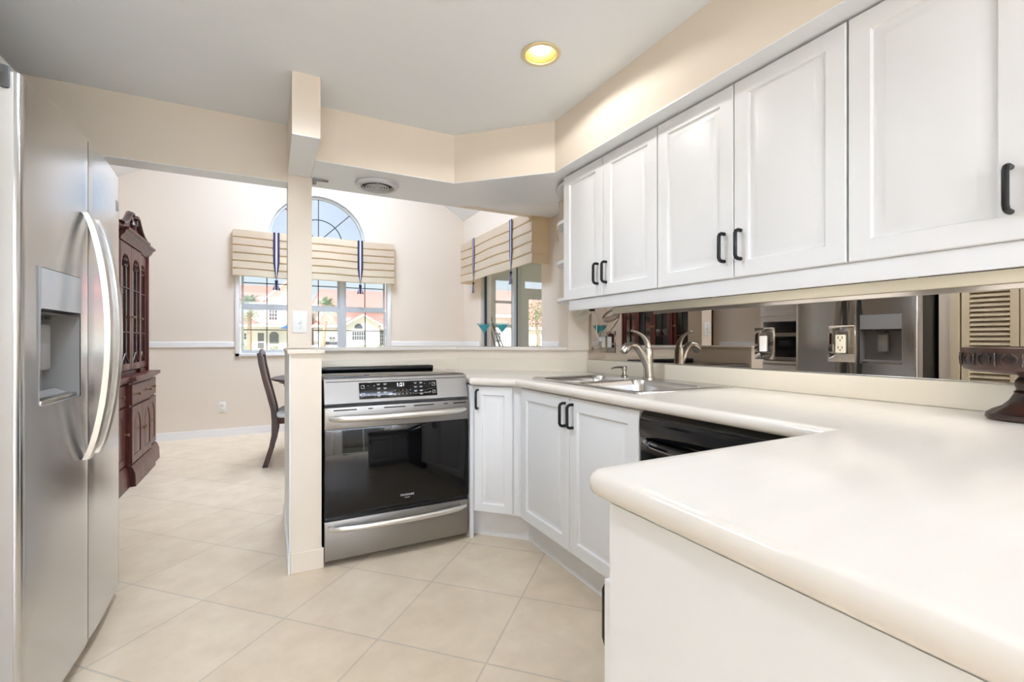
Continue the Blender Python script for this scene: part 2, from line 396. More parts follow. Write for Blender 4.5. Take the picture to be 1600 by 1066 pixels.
# ---- windows
def empty_struct(name):
    o = bpy.data.objects.new(name, None); COL.objects.link(o); o['kind'] = 'structure'; FR[o.name] = Matrix.Identity(4); return o
win = empty_struct('window_1')
b = NB(); fw = .03
for x0, x1, z0, z1 in ((W0-.03, W0+.012, WZ0-.03, WZ1), (W1-.012, W1+.03, WZ0-.03, WZ1), (W0-.03, W1+.03, WZ0-.03, WZ0+.006)): box(b, x0, x1, YF-.02, YF+.1, z0, z1, .003)
part('window_casing', b, TRIM, win)
mul = [W0, .262, .824, W1]
b = NB()
for x in mul[1:3]: box(b, x-.03, x+.03, YF+.03, YF+.09, WZ0, WZ1)
part('mullion', b, ALU, win)
zm = 1.515
for a, c in zip(mul, mul[1:]):
    x0, x1 = a+.03, c-.03
    for nm, z0, z1, yy in (('lower_sash', WZ0+.006, zm, YF+.035), ('upper_sash', zm, WZ1, YF+.062)):
        b = NB(); t = .024
        box(b, x0, x0+t, yy, yy+.026, z0, z1); box(b, x1-t, x1, yy, yy+.026, z0, z1); box(b, x0+t, x1-t, yy, yy+.026, z0, z0+.036); box(b, x0+t, x1-t, yy, yy+.026, z1-.036, z1)
        s = part(nm, b, ALU, win)
        b = NB(); box(b, x0+t, x1-t, yy+.011, yy+.015, z0+.036, z1-.036); part('window_pane', b, GLASS, s)
        b = NB(); box(b, (x0+x1)/2-.005, (x0+x1)/2+.005, yy+.006, yy+.02, z0+.036, z1-.036); zz = (z0+z1)/2 + (.0 if nm[0] == 'l' else .0)
        box(b, x0+t, x1-t, yy+.006, yy+.02, zz-.005, zz+.005); part('grille', b, GASKET, s)
win = empty_struct('window_2')
def arch_ring(r0, r1, y0, y1, n=36):
    bm = NB(); rings = []
    for i in range(n+1):
        a = PI*i/n; c, s = math.cos(a), math.sin(a)
        rings.append([(AX+r0*c, y0, AZ+r0*s), (AX+r1*c, y0, AZ+r1*s), (AX+r1*c, y1, AZ+r1*s), (AX+r0*c, y1, AZ+r0*s)])
    return loft(bm, rings)
b = arch_ring(AR-.022, AR+.028, YF-.018, YF+.1); part('window_casing', b, TRIM, win)
b = arch_ring(AR-.05, AR-.022, YF+.03, YF+.08); box(b, AX-AR+.03, AX+AR-.03, YF+.03, YF+.08, AZ, AZ+.03); part('sash', b, ALU, win)
b = NB(); n = 36; r = AR-.05
prism(b, [(AX+r*math.cos(PI*i/n), AZ+r*math.sin(PI*i/n)) for i in range(n+1)], 0, .004, Matrix.Translation((0, YF+.056, 0)) @ Matrix.Rotation(PI/2, 4, 'X')); part('window_pane', b, GLASS, win)
b = arch_ring(.275, .285, YF+.046, YF+.06)
for a in (45, 90, 135): tube(b, [(AX+.02*math.cos(R(a)), YF+.053, AZ+.02*math.sin(R(a))), (AX+r*math.cos(R(a)), YF+.053, AZ+r*math.sin(R(a)))], .0055, 6)
part('grille', b, GASKET, win)
win = empty_struct('window_3')
b = NB(); x0, x1 = XD+.02, XD+.11
for y0, y1, z0, z1 in ((RY0, RY0+.03, RZ0, RZ1), (RY1-.03, RY1, RZ0, RZ1), (RY0, RY1, RZ0, RZ0+.05), (RY0, RY1, RZ1-.05, RZ1)): box(b, x0, x1, y0, y1, z0, z1)
part('window_casing', b, ALU, win)
YM = 4.83
for nm, y0, y1, xx in (('far_sash', YM-.03, RY1-.03, XD+.03), ('near_sash', RY0+.03, YM+.05, XD+.07)):
    b = NB(); t = .05; box(b, xx, xx+.03, y0, y0+t, RZ0+.05, RZ1-.05); box(b, xx, xx+.03, y1-t*.5, y1, RZ0+.05, RZ1-.05)
    box(b, xx, xx+.03, y0+t, y1-t*.5, RZ0+.05, RZ0+.09); box(b, xx, xx+.03, y0+t, y1-t*.5, RZ1-.09, RZ1-.05); s = part(nm, b, ALU, win)
    b = NB(); box(b, xx+.013, xx+.017, y0+t, y1-t*.5, RZ0+.09, RZ1-.09); part('window_pane', b, GLASS, s)
    b = NB(); box(b, xx-.004, xx+.03, y1-t*.5-.012, y1-t*.5, RZ0+.09, RZ1-.09); box(b, xx-.004, xx+.03, y0+t, y1-t*.5, RZ1-.1, RZ1-.09); part('gasket', b, GASKET, s)
win = empty_struct('door_1')
b = NB(); 
for x0, x1 in ((-1.0, -.95), (.225, .275), (1.45, 1.5)): box(b, x0, x1, YB-.1, YB-.05, 0, 2.1)
box(b, -1.0, 1.5, YB-.1, YB-.05, 2.05, 2.1); box(b, -1.0, 1.5, YB-.1, YB-.05, 0, .05); part('door_frame', b, TRIM, win)
b = NB(); box(b, -.95, 1.45, YB-.08, YB-.075, .05, 2.05); part('window_pane', b, GLASS, win)

# =================================================================== KITCHEN: base units, counter
ZT = .905
XF = 1.205; FT = .02       # carcass face on the sink run, door thickness
# ---- countertop with bullnose edge, one continuous piece with the sink cut-out
def offset(poly, d):
    n = len(poly); out = []
    for i in range(n):
        a, b_, c = Vector(poly[i-1]), Vector(poly[i]), Vector(poly[(i+1) % n])
        e1 = (b_-a).normalized(); e2 = (c-b_).normalized(); n1 = Vector((-e1.y, e1.x)); n2 = Vector((-e2.y, e2.x))
        k = (n1+n2); k = k/(k.length**2)*2; out.append(tuple(b_ + k*d))
    return out
def slab(outer, hole, z0, z1, r, seg=8):
    bm = NB(); zc = (z0+z1)/2; h = (z1-z0)/2; rings = []
    for i in range(seg+1):
        a = -PI/2 + PI*i/seg; rings.append((r*(1-math.cos(a)), zc+h*math.sin(a)))
    vs = []
    for d, z in rings: vs.append([bm.verts.new((x, y, z)) for x, y in offset(outer, d)])
    n = len(outer); fs = []
    for a, b_ in zip(vs, vs[1:]):
        for i in range(n): fs.append(bm.faces.new((a[i], a[(i+1) % n], b_[(i+1) % n], b_[i])))
    for ring, z in ((vs[0], z0), (vs[-1], z1)):
        es = [bm.edges.get((ring[i], ring[(i+1) % n])) for i in range(n)]
        if hole:
            hv = [bm.verts.new((x, y, z)) for x, y in hole]; es += [bm.edges.new((hv[i], hv[(i+1) % len(hv)])) for i in range(len(hv))]
            if z == z0: h0 = hv
            else: h1 = hv
        g = bmesh.ops.triangle_fill(bm, edges=es, use_beauty=True, use_dissolve=False); fs += [f for f in g['geom'] if isinstance(f, bmesh.types.BMFace)]
    if hole:
        for i in range(len(hole)): fs.append(bm.faces.new((h0[i], h0[(i+1) % len(hole)], h1[(i+1) % len(hole)], h1[i])))
    bmesh.ops.recalc_face_normals(bm, faces=fs); return bm
rc = .035
corner = [(.445+rc-rc*math.sin(R(a)), .616-rc+rc*math.cos(R(a))) for a in (0, 22.5, 45, 67.5, 90)]
outer = [(.445, -.34), (1.848, -.34), (1.848, 2.463), (1.182, 3.129), (.992, 3.129), (.992, 2.50), (.99, 2.425), (.972, 2.372), (.985, 2.352), (1.155, 2.182), (1.155, .616)] + corner
single('countertop', slab(outer, [(1.26, 1.36), (1.765, 1.36), (1.765, 2.14), (1.26, 2.14)], ZT-.042, ZT, .021), COUNT, 'cream bullnose-edged worktop running round the sink and peninsula', 'countertop')
# backsplash upstand
b = NB(); box(b, 1.83, 1.849, -.34, 2.455, ZT, .985, .003)
prism(b, [(1.83, 2.455), (1.8425, 2.4685), (1.183, 3.128), (1.175, 3.11)], ZT, .985)
box(b, .24, 1.178, 3.11, 3.129, ZT, .985, .002)
single('backsplash', b, SPLASH, 'low beige upstand along the wall behind the sink and range', 'backsplash')

def pull_on(parent, origin, u, out, name='handle'):
    return part(name, pull_bm(face_M(origin, u, out)), IRON, parent, label='black bow pull')
# ---- sink base unit
t = thing('sink_base_cabinet', 'white two-door base cabinet below the sink, left of the dishwasher', 'cabinet', (1.5, 1.72, 0))
b = NB(); box(b, XF, 1.845, 1.279, 2.19, .155, .66); box(b, XF, XF+.02, 1.279, 2.19, .66, .861); box(b, XF+.02, 1.845, 1.279, 1.297, .66, .861); part('cabinet_body', b, CAB, t)
b = NB(); box(b, 1.272, 1.285, 1.279, 2.19, .0, .155); part('toe_kick', b, CAB, t)
for y1, w_, hy in ((2.172, .448, 1.752), (1.720, .440, 1.692)):
    d = part('door', door_bm(w_, .692, face_M((XF, y1, .163), (0, -1, 0), (-1, 0, 0))), CAB, t)
    pull_on(d, (XF-FT+.001, hy, .775), (0, -1, 0), (-1, 0, 0))
# ---- diagonal unit
S2 = math.sqrt(.5)
def diag(s, d, z=0.): return (1.199-s*S2+d*S2, 2.199+s*S2+d*S2, z)   # s along from the corner, d inward
t = thing('corner_cabinet', 'narrow white cabinet set diagonally between the range and sink unit', 'cabinet', (1.2, 2.5, 0))
b = NB(); p = [diag(0, .012)[:2], diag(.272, .012)[:2], (1.02, 3.10), (1.15, 3.10), (1.84, 2.42), (1.84, 2.195), (1.21, 2.195)]; prism(b, p, .155, .861); part('cabinet_body', b, CAB, t)
b = NB(); prism(b, [diag(-.025, .08)[:2], diag(.33, .08)[:2], diag(.33, .095)[:2], diag(-.02, .095)[:2]], 0, .155); box(b, 1.272, 1.285, 2.191, 2.258, 0, .155); part('toe_kick', b, CAB, t)
d = part('door', door_bm(.222, .692, face_M(diag(.045, .012, .163), (-1, 1, 0), (-1, -1, 0)), fr=.045), CAB, t)
pull_on(d, diag(.245, -.007, .785), (-1, 1, 0), (-1, -1, 0))
single('end_panel', box(NB(), .993, 1.014, 2.412, 3.08, 0, .860), CAB, 'slim white upright panel between the range and diagonal cabinet', 'panel')

# ---- dishwasher
t = thing('dishwasher', 'black dishwasher with a bowed handle under the worktop', 'dishwasher', (1.5, .96, 0))
b = NB(); box(b, XF, 1.8, .66, 1.272, .02, .855); part('tub', b, BLACKP, t)
b = NB(); prof = [(0, .10), (.022, .10), (.022, .735), (0, .735)]
box(b, XF-.022, XF, .665, 1.268, .12, .742, .004); part('door', b, BLACKD, t)
b = NB(); ys = (.665, 1.268); rings = []
for y in ys: rings.append([(XF, y, .858), (XF-.004, y, .858), (XF-.018, y, .845), (XF-.026, y, .82), (XF-.028, y, .79), (XF-.024, y, .765), (XF, y, .748)])
loft(b, rings); part('control_strip', b, BLACKD, t)
b = NB(); pts = []
for i in range(17):
    k = -1+2*i/16; pts.append((XF-.022-.05*(1-k*k)**.6, .967+.27*k, .752-.0*k))
tube(b, pts, .0125, 10); part('handle', b, BLACKD, t)
b = NB(); box(b, 1.27, 1.28, .66, 1.27, .0, .12); part('toe_kick', b, BLACKP, t)

# ---- peninsula units (doors look at the range, seen in the oven glass too)
t = thing('peninsula_cabinet', 'white peninsula cabinet with plain end panel under the near worktop', 'cabinet', (.8, .2, 0))
b = NB(); box(b, .472, 1.84, -.30, .545, .10, .861); box(b, .462, .472, -.30, .562, .0, .861); part('cabinet_body', b, CAB, t)
b = NB(); box(b, .49, 1.20, .46, .475, 0, .10); part('toe_kick', b, CAB, t)
for x, w_ in ((.466, .42), (.892, .305)):
    d = part('door', door_bm(w_, .60, face_M((x+w_, .562, .135), (-1, 0, 0), (0, 1, 0))), CAB, t)
    pull_on(d, (x+.03 if w_ > .4 else x+w_-.03, .581, .655), (-1, 0, 0), (0, 1, 0))
# ---- range
t = thing('range', 'stainless slide-in electric range with black glass oven door', 'range', (.608, 2.75, 0))
RX0, RX1, RY = .234, .984, 2.42
b = NB(); box(b, RX0+.004, RX1-.004, RY+.03, 3.09, .04, .905); part('body', b, DARKG, t)
for x in (RX0+.05, RX1-.05):
    for y in (RY+.1, 3.0): b = NB(); lathe(b, [(.018, 0), (.018, .04)], (x, y, 0), 12); part('foot', b, BLACKP, t)
b = NB(); box(b, RX0, RX1, RY, RY+.035, .03, .222, .003); d = part('drawer', b, STEELH, t)
def bow_handle(z, xa, xb, out, r, drop=0., base=RY):
    pts = []; n = 24
    for i in range(n+1):
        k = -1+2*i/n; pts.append(((xa+xb)/2+(xb-xa)/2*k, base-.012-out*(1-k*k)**.55*1., z-drop*(1-k*k)))
    rad = [r*(.55 if i in (0, n) else .85 if i in (1, n-1) else 1) for i in range(n+1)]
    bm = tube(NB(), pts, rad, 12)
    for x, k in ((xa+.012, 1), (xb-.012, -1)): box(bm, x-.012, x+.012, base-.02, base+.004, z-.011, z+.011, .004)
    return bm
part('handle', bow_handle(.192, RX0+.02, RX1-.02, .05, .0155), RANGEH, d)
b = NB(); box(b, RX0+.01, RX1-.01, RY+.02, RY+.04, .222, .245); part('drawer_gap', b, BLACKP, t)
b = NB(); box(b, RX0, RX1, RY-.002, RY+.035, .243, .672, .003); d = part('oven_door', b, BLACKG, t)
b = NB(); box(b, RX0, RX1, RY-.004, RY+.034, .672, .780, .003); part('door_trim', b, STEELH, d, label='stainless top band of the oven door')
for x0, x1 in ((.04, .15), (.205, .228), (.285, .395), (.44, .55), (.605, .628), (.66, .735)): b = NB(); box(b, RX0+x0, RX0+x1, RY-.0055, RY, .7625, .7685); part('vent_slot', b, BLACKP, d)
part('handle', bow_handle(.728, RX0+.022, RX1-.022, .055, .0165), RANGEH, d)
xm = (RX0+RX1)/2
MF = face_M((xm+.03, RY-.0025, .30), (1, 0, 0), (0, -1, 0))
part('logo', text_bm('FRIGIDAIRE', .0145, MF), LOGO, d)
part('logo', text_bm('GALLERY', .007, face_M((xm+.03, RY-.0025, .286), (1, 0, 0), (0, -1, 0))), LOGO, d)
# slanted control panel
z0, z1, y0, y1 = .797, .918, RY+.002, RY+.034
b = NB(); rings = []
for x in (RX0, RX1): rings.append([(x, y0, z0), (x, y0+.03, z0-.008), (x, RY+.09, z0-.008), (x, RY+.09, z1+.002), (x, y1+.012, z1+.002), (x, y1, z1-.002)])
loft(b, rings); cp = part('control_panel', b, STEELH, t)
nrm = Vector((0, -(z1-z0), -(y0-y1))).normalized(); nrm = Vector((0, -(z1-z0), (y1-y0))).normalized(); upv = Vector((0, y1-y0, z1-z0)).normalized()
def CPM(x, f, lift=.0008):  # f: 0 bottom .. 1 top of the panel face
    o = Vector((x, y0, z0)) + upv*f*math.hypot(y1-y0, z1-z0) + nrm*lift
    return Matrix.Translation(o) @ Matrix((Vector((1, 0, 0)), upv, nrm)).transposed().to_4x4()
px0, px1 = .398, .806; pw = px1-px0
b = NB(); bb = box(NB(), 0, pw, 0, .084, -.002, .002, .0015); bb.transform(CPM(px0, .13, .001)); tp = part('touch_panel', bb, BLACKG, cp)
part('display_digits', text_bm('1:21', .026, CPM(xm, .655, .0035)), LED, tp)
b = NB()
for j, s in enumerate(('0 1 2 3 4', '5 6 7 8 9')):
    for k, ch in enumerate(s.split()):
        bb = text_bm(ch, .0095, CPM(xm-.03+.02*k, .42-.16*j, .0032)); me = bpy.data.meshes.new('tmp'); bb.to_mesh(me); bb.free(); b.from_mesh(me); bpy.data.meshes.remove(me)
part('keypad_digits', b, PRINT, tp)
def dash(bm, x, f, w_, h=.0022):
    q = box(NB(), -w_/2, w_/2, -h/2, h/2, 0, .0006); q.transform(CPM(x, f, .003)); me = bpy.data.meshes.new('tmp'); q.to_mesh(me); q.free(); bm.from_mesh(me); bpy.data.meshes.remove(me)
for xs in ((px0+.097, px0+.13), (px1-.118, px1-.088)):
    b = NB()
    for f in (.72, .55, .38, .24):
        for x in xs:
            if f > .3 or x in (px0+.097, px1-.088): dash(b, x, f, .017); dash(b, x, f-.035, .012)
    part('button_legend', b, PRINT, tp)
for x, xk in ((px0+.018, px0+.045), (px1-.018, px1-.068)):
    for f in (.63, .30):
        b = NB()
        for dx, w_, df in ((0, .015, .065), (0, .015, -.065), (.004, .006, .02)): dash(b, x+dx, f+df, w_, .0015)
        for q in (-1, 1):
            for k in range(5): dash(b, x+q*.0075, f-.05+.025*k, .0014, .0032)
        part('burner_icon', b, PRINT, tp)
    b = NB()
    for f in (.66, .30): dash(b, xk, f, .006, .0015); dash(b, xk+.03, f, .006, .0015); dash(b, xk+.03, f, .0015, .006)
    dash(b, xk+.01, .80, .022, .0015)
    part('burner_legend', b, PRINT, tp)
b = NB(); box(b, RX0+.006, RX1-.006, RY+.05, 3.06, .916, .923, .002); part('cooktop', b, BLACKG, t)
b = NB(); box(b, RX0-.001, RX1+.001, RY+.045, 3.062, .908, .917, .002); part('cooktop_frame', b, STEELH, t)
b = NB(); box(b, RX0+.004, RX1-.012, 3.005, 3.075, .92, .946, .008, 3); v = part('rear_vent', b, BLACKP, t)
for k in range(5): b = NB(); box(b, RX0+.06+.135*k, RX0+.165+.135*k, 3.02, 3.04, .944, .9475); part('vent_slot', b, BLACKG, v)

# ---- sink, faucet, soap pump
def rrect(x0, x1, y0, y1, r, n=5):
    o = []
    for cx, cy, a0 in ((x1-r, y1-r, 0), (x0+r, y1-r, 90), (x0+r, y0+r, 180), (x1-r, y0+r, 270)):
        o += [(cx+r*math.cos(R(a0+90*i/n)), cy+r*math.sin(R(a0+90*i/n))) for i in range(n+1)]
    return o
t = thing('sink', 'stainless double-bowl drop-in sink set into the cream worktop', 'sink', (1.51, 1.75, ZT))
SX0, SX1, SY0, SY1 = 1.237, 1.79, 1.338, 2.162
bowls = [(1.272, 1.672, 1.378, 1.80), (1.272, 1.672, 1.832, 2.122)]
b = NB(); O = rrect(SX0, SX1, SY0, SY1, .03); zr = ZT+.007
ov = [[b.verts.new((x, y, z)) for x, y in offset(O, d)] for d, z in ((0, ZT+.0005), (.001, ZT+.005), (.006, zr+.001), (.014, zr-.001))]; n = len(O)
for a, c in zip(ov, ov[1:]):
    for i in range(n): b.faces.new((a[i], a[(i+1) % n], c[(i+1) % n], c[i]))
es = [b.edges.get((ov[-1][i], ov[-1][(i+1) % n])) for i in range(n)]
for x0, x1, y0, y1 in bowls:
    q = [b.verts.new((x, y, zr-.001)) for x, y in rrect(x0, x1, y0, y1, .06)]; es += [b.edges.new((q[i], q[(i+1) % len(q)])) for i in range(len(q))]
bmesh.ops.triangle_fill(b, edges=es, use_beauty=True); bmesh.ops.recalc_face_normals(b, faces=b.faces[:]); part('rim', b, SINKM, t)
for x0, x1, y0, y1 in bowls:
    b = NB(); P0 = rrect(x0, x1, y0, y1, .06); rings = []
    for d, z in ((0, zr-.001), (.003, zr-.006), (.01, zr-.03), (.02, zr-.15), (.035, zr-.175), (.06, zr-.185), (.12, zr-.188)): rings.append([(x, y, z) for x, y in offset(P0, d)])
    loft(b, rings, cap=False); b.faces.new([v for v in b.verts][-len(P0):]); bmesh.ops.recalc_face_normals(b, faces=b.faces[:])
    bmesh.ops.reverse_faces(b, faces=b.faces[:]); bw = part('bowl', b, SINKM, t)
    b = NB(); lathe(b, [(.045, zr-.188), (.045, zr-.184), (.03, zr-.186), (.028, zr-.1865)], ((x0+x1)/2, (y0+y1)/2, 0), 24); part('drain', b, HANDLE, bw)
t = thing('faucet', 'brushed nickel single-lever pull-out faucet behind the sink bowls', 'faucet', (1.735, 1.80, zr))
b = NB(); tube(b, [(1.735, 1.80, zr-.001), (1.735, 1.80, zr+.008), (1.735, 1.80, zr+.012), (1.733, 1.80, zr+.06), (1.731, 1.80, zr+.11), (1.731, 1.80, zr+.145), (1.731, 1.80, zr+.16), (1.731, 1.80, zr+.168)], [.031, .031, .027, .0255, .025, .0245, .02, .008], 20); part('body', b, NICKEL, t)
b = NB(); tube(b, bez((1.725, 1.80, zr+.075), (1.685, 1.803, zr+.135), (1.668, 1.806, zr+.185), (1.618, 1.81, zr+.172), 10) , [.022, .0215, .021, .0205, .02, .0195, .019, .019, .019, .019, .019], 16); part('spout', b, NICKEL, t)
b = NB(); tube(b, bez((1.62, 1.81, zr+.1725), (1.60, 1.811, zr+.167), (1.582, 1.812, zr+.155), (1.574, 1.813, zr+.138), 6), [.0195, .022, .0235, .0245, .0245, .023, .019], 16); part('spray_head', b, NICKEL, t)
b = NB(); tube(b, bez((1.733, 1.80, zr+.155), (1.735, 1.80, zr+.20), (1.69, 1.803, zr+.242), (1.625, 1.808, zr+.248), 10), [.018, .017, .0155, .014, .0125, .011, .0095, .008, .007, .006, .0045], 12); part('lever', b, NICKEL, t)
t = thing('soap_dispenser', 'small nickel soap pump standing beside the faucet', 'soap pump', (1.735, 1.985, zr))
b = NB(); lathe(b, [(.019, -.001), (.019, .004), (.013, .008), (.0115, .03), (.015, .034), (.015, .052), (.011, .058)], (1.735, 1.985, zr), 20); part('collar', b, NICKEL, t)
b = NB(); tube(b, [(1.735, 1.985, zr+.05), (1.70, 1.992, zr+.051), (1.672, 1.998, zr+.049), (1.655, 2.0, zr+.043)], [.006, .0055, .005, .0035], 8); part('nozzle', b, NICKEL, t)

# =================================================================== WALL CABINETS
XU = 1.52
UC = [(2.238, 1.506, (1.880,), 'white two-door wall cabinet at the far end beside the corner shelves'),
      (1.506, .752, (1.128,), 'white two-door wall cabinet in the middle of the upper run'),
      (.752, -.02, (.375,), 'white wall cabinet with the largest door, above the carved pedestal bowl')]
for ya, yb, sp, lab in UC:
    t = thing('wall_cabinet', lab, 'cabinet', (1.68, (ya+yb)/2, 1.337), group=None)
    b = NB(); box(b, XU, XW-.001, yb+.001, ya-.001, 1.345, ZS-.005); part('cabinet_body', b, CAB, t)
    b = NB(); box(b, 1.832, 1.8425, yb+.002, ya-.04, 1.3095, 1.3445); part('shadow_strip', b, SHADOWB, t, label='dark brown strip standing in for the shadow under the cabinet')  # added strip, coloured dark as the shade under the cabinet
    for y1, y2, hy in ((ya-.003, sp[0]+.002, sp[0]+.038), (sp[0]-.002, yb+.003, sp[0]-.030)):
        d = part('door', door_bm(y1-y2, .708, face_M((XU, y1, 1.340), (0, -1, 0), (-1, 0, 0))), CAB, t)
        pull_on(d, (XU-FT+.001, hy, 1.455), (0, -1, 0), (-1, 0, 0))
b = NB(); box(b, XU-.006, XU+.012, -.02, 2.2, 1.279, 1.338, .003); single('light_rail', b, CAB, 'long white valance strip along the bottom of the wall cabinets', 'valance')
# open corner shelf unit at the end of the run
t = thing('corner_shelf', 'white open end unit with rounded shelves beyond the wall cabinets', 'shelf', (1.7, 2.3, 1.337))
b = NB(); box(b, 1.58, XW-.002, 2.239, 2.254, 1.345, ZS-.005); part('end_panel', b, CAB, t)
for z in (1.342, 1.565, 1.80, 2.02):
    b = NB(); pts = [(1.84, 2.255), (1.84, 2.43)] + [(1.74-.22*math.sin(R(a)), 2.255+.245*math.cos(R(a))) for a in range(0, 91, 10)]
    prism(b, pts, z, z+.019); part('shelf', b, CAB, t)
# under-cabinet strip light and its wiring
single('mounting_strip', box(NB(), 1.826, 1.8425, -.02, 2.2, 1.271, 1.309, .001), IVORY, 'long cream wooden strip under the cabinets along the top of the mirror', 'strip')
def strip_light(y0, y1, label):
    t = thing('strip_light', label, 'light fixture', (1.6, (y0+y1)/2, 1.30))
    b = NB(); box(b, 1.56, 1.62, y0, y1, 1.318, 1.344, .006); part('housing', b, IVORY, t)
    b = NB(); box(b, 1.568, 1.612, y0+.02, y1-.02, 1.312, 1.318, .002); part('diffuser', b, PANEL, t)
    ld = bpy.data.lights.new('strip_lamp', 'AREA'); ld.shape = 'RECTANGLE'; ld.size = .04; ld.size_y = y1-y0-.04; ld.energy = LAMP_STRIP; ld.color = (.97, .96, .95)
    lo = bpy.data.objects.new('strip_lamp', ld); COL.objects.link(lo); lo.parent = t; lo.location = (-.01, 0, .009)
    return t
strip_light(.10, .68, 'cream under-cabinet strip light above the carved pedestal bowl')
t = strip_light(.85, 1.45, 'slim cream under-cabinet light fixture with loose dark wires')
b = NB(); tube(b, bez((1.585, 1.50, 1.342), (1.57, 1.45, 1.30), (1.57, 1.38, 1.31), (1.58, 1.30, 1.318), 10), .003, 6); tube(b, bez((1.59, 1.43, 1.34), (1.58, 1.38, 1.292), (1.59, 1.33, 1.31), (1.585, 1.22, 1.318), 10), .003, 6); part('wire', b, WIREB, t)
b = NB(); box(b, 1.575, 1.60, 1.165, 1.20, 1.296, 1.318, .004); part('plug', b, WIREB, t)

# ---- mirror along the wall and what is set into it
single('mirror', box(NB(), 1.843, 1.8495, -.34, 2.453, .986, 1.33), MIRROR, 'long bronze-tinted mirror between the worktop upstand and wall cabinets', 'mirror')
b = NB(); box(b, 1.836, 1.843, -.34, 2.45, .985, .991, .001); single('mirror_channel', b, HANDLE, 'bright metal channel along the bottom edge of the mirror', 'trim')
def plate(name, label, y, z, w_, h, m, cat='outlet'):
    t = thing(name, label, cat, (1.842, y, z))
    b = NB(); box(b, 1.837, 1.843, y-w_/2, y+w_/2, z-h/2, z+h/2, .002); part('cover_plate', b, m, t)
    for dz in (-h*.42, h*.42):
        b = NB(); lathe(b, [(.0035, 0), (.0035, .0015), (.001, .002)], (0, 0, 0), 10, Matrix.Translation((1.837, y, z+dz)) @ Matrix.Rotation(-PI/2, 4, 'Y'))
        part('screw', b, HANDLE, t)
    return t
t = plate('light_switch', 'single white rocker switch on a mirrored plate right of the faucet', 1.238, 1.097, .084, .132, MPLATE, 'switch')
b = NB(); box(b, 1.830, 1.838, 1.222, 1.254, 1.064, 1.130, .003); part('rocker', b, WHITEP, t)
t = plate('wall_outlet', 'ivory duplex outlet on a clear plate in the middle of the mirror', .941, 1.098, .088, .132, MPLATE)
b = NB(); box(b, 1.832, 1.838, .924, .958, 1.065, 1.131, .003); s = part('receptacle', b, IVORY, t)
b = NB()
for z in (1.08, 1.116):
    for dy in (-.007, .007): box(b, 1.8312, 1.8325, .941+dy-.0012, .941+dy+.0012, z, z+.009)
    lathe(b, [(.0025, 0), (.0025, .001)], (0, 0, 0), 10, Matrix.Translation((1.8322, .941, z-.005)) @ Matrix.Rotation(-PI/2, 4, 'Y'))
part('slots', b, BLACKP, s)
t = plate('wall_outlet', 'double mirrored plate with outlet and rocker left of the faucet', 2.262, 1.10, .146, .132, MPLATE)
b = NB(); box(b, 1.830, 1.838, 2.217, 2.249, 1.067, 1.133, .003); part('rocker', b, WHITEP, t)
b = NB(); box(b, 1.832, 1.838, 2.275, 2.307, 1.067, 1.133, .003); part('receptacle', b, WHITEP, t)
t = thing('charging_cable', 'white cable hanging from the cabinet to the double outlet', 'cable', (1.80, 2.29, 1.1))
b = NB(); tube(b, bez((1.75, 2.305, 1.32), (1.74, 2.18, 1.24), (1.80, 2.36, 1.16), (1.812, 2.30, 1.118), 18), .0034, 8); part('cord', b, CABLE, t)
b = NB(); box(b, 1.800, 1.834, 2.279, 2.303, 1.105, 1.131, .004); part('plug', b, WHITEP, t)
t = thing('coiled_cable', 'bundle of spare white cable looped under the far wall cabinet', 'cable', (1.72, 2.3, 1.27))
b = NB()
for k in range(4):
    c = Vector((1.735, 2.345+.006*k, 1.285-.006*k)); pts = []
    for i in range(25):
        a = 2*PI*i/24; pts.append(c + Vector((.012*math.sin(a*.5+k), .075*math.cos(a)+.0*k, (.013+.004*k)*math.sin(a)-.02*math.cos(a+.4))))
    tube(b, pts, .0032, 6)
part('cord', b, CABLE, t)
b = NB(); box(b, 1.722, 1.748, 2.262, 2.288, 1.288, 1.316, .003); part('clip', b, WIREB, t)

# ---- carved pedestal bowl on the worktop
cx, cy = 1.712, .44
t = thing('pedestal_bowl', 'carved dark wooden pedestal bowl standing on the worktop by the mirror', 'bowl', (cx, cy, ZT))
b = NB(); lathe(b, [(.0, .001), (.074, .001), (.078, .006), (.076, .016), (.064, .026), (.046, .036), (.034, .05), (.027, .064), (.024, .07)], (cx, cy, ZT), 40); part('base', b, CARVED, t)
b = NB(); lathe(b, [(.022, .068), (.026, .072), (.020, .078), (.024, .092), (.023, .102), (.016, .112), (.02, .118), (.026, .122)], (cx, cy, ZT), 28); part('stem', b, CARVED, t)
b = NB(); rings = []
prof = [(.02, .116), (.10, .124), (.118, .130), (.122, .138), (.1245, .15), (.1235, .172), (.125, .180), (.125, .186), (.12, .187), (.114, .180), (.10, .15), (.0001, .142)]
lathe(b, prof, (cx, cy, ZT), 48); bw = part('bowl', b, CARVED, t)
b = NB()
for k in range(16):
    a = 2*PI*k/16; M = Matrix.Translation((cx, cy, ZT+.157)) @ Matrix.Rotation(a, 4, 'Z')
    for s in (-1, 1): tube(b, [M @ Vector(p) for p in ((.122, s*.004, -.014), (.1245, s*.012, -.004), (.1245, s*.013, .006), (.1235, s*.004, .014))], .0022, 6)
    tube(b, [M @ Vector((.1235, .023, -.016)), M @ Vector((.1235, .023, .016))], .0022, 6)
part('carving', b, CARVED, bw)

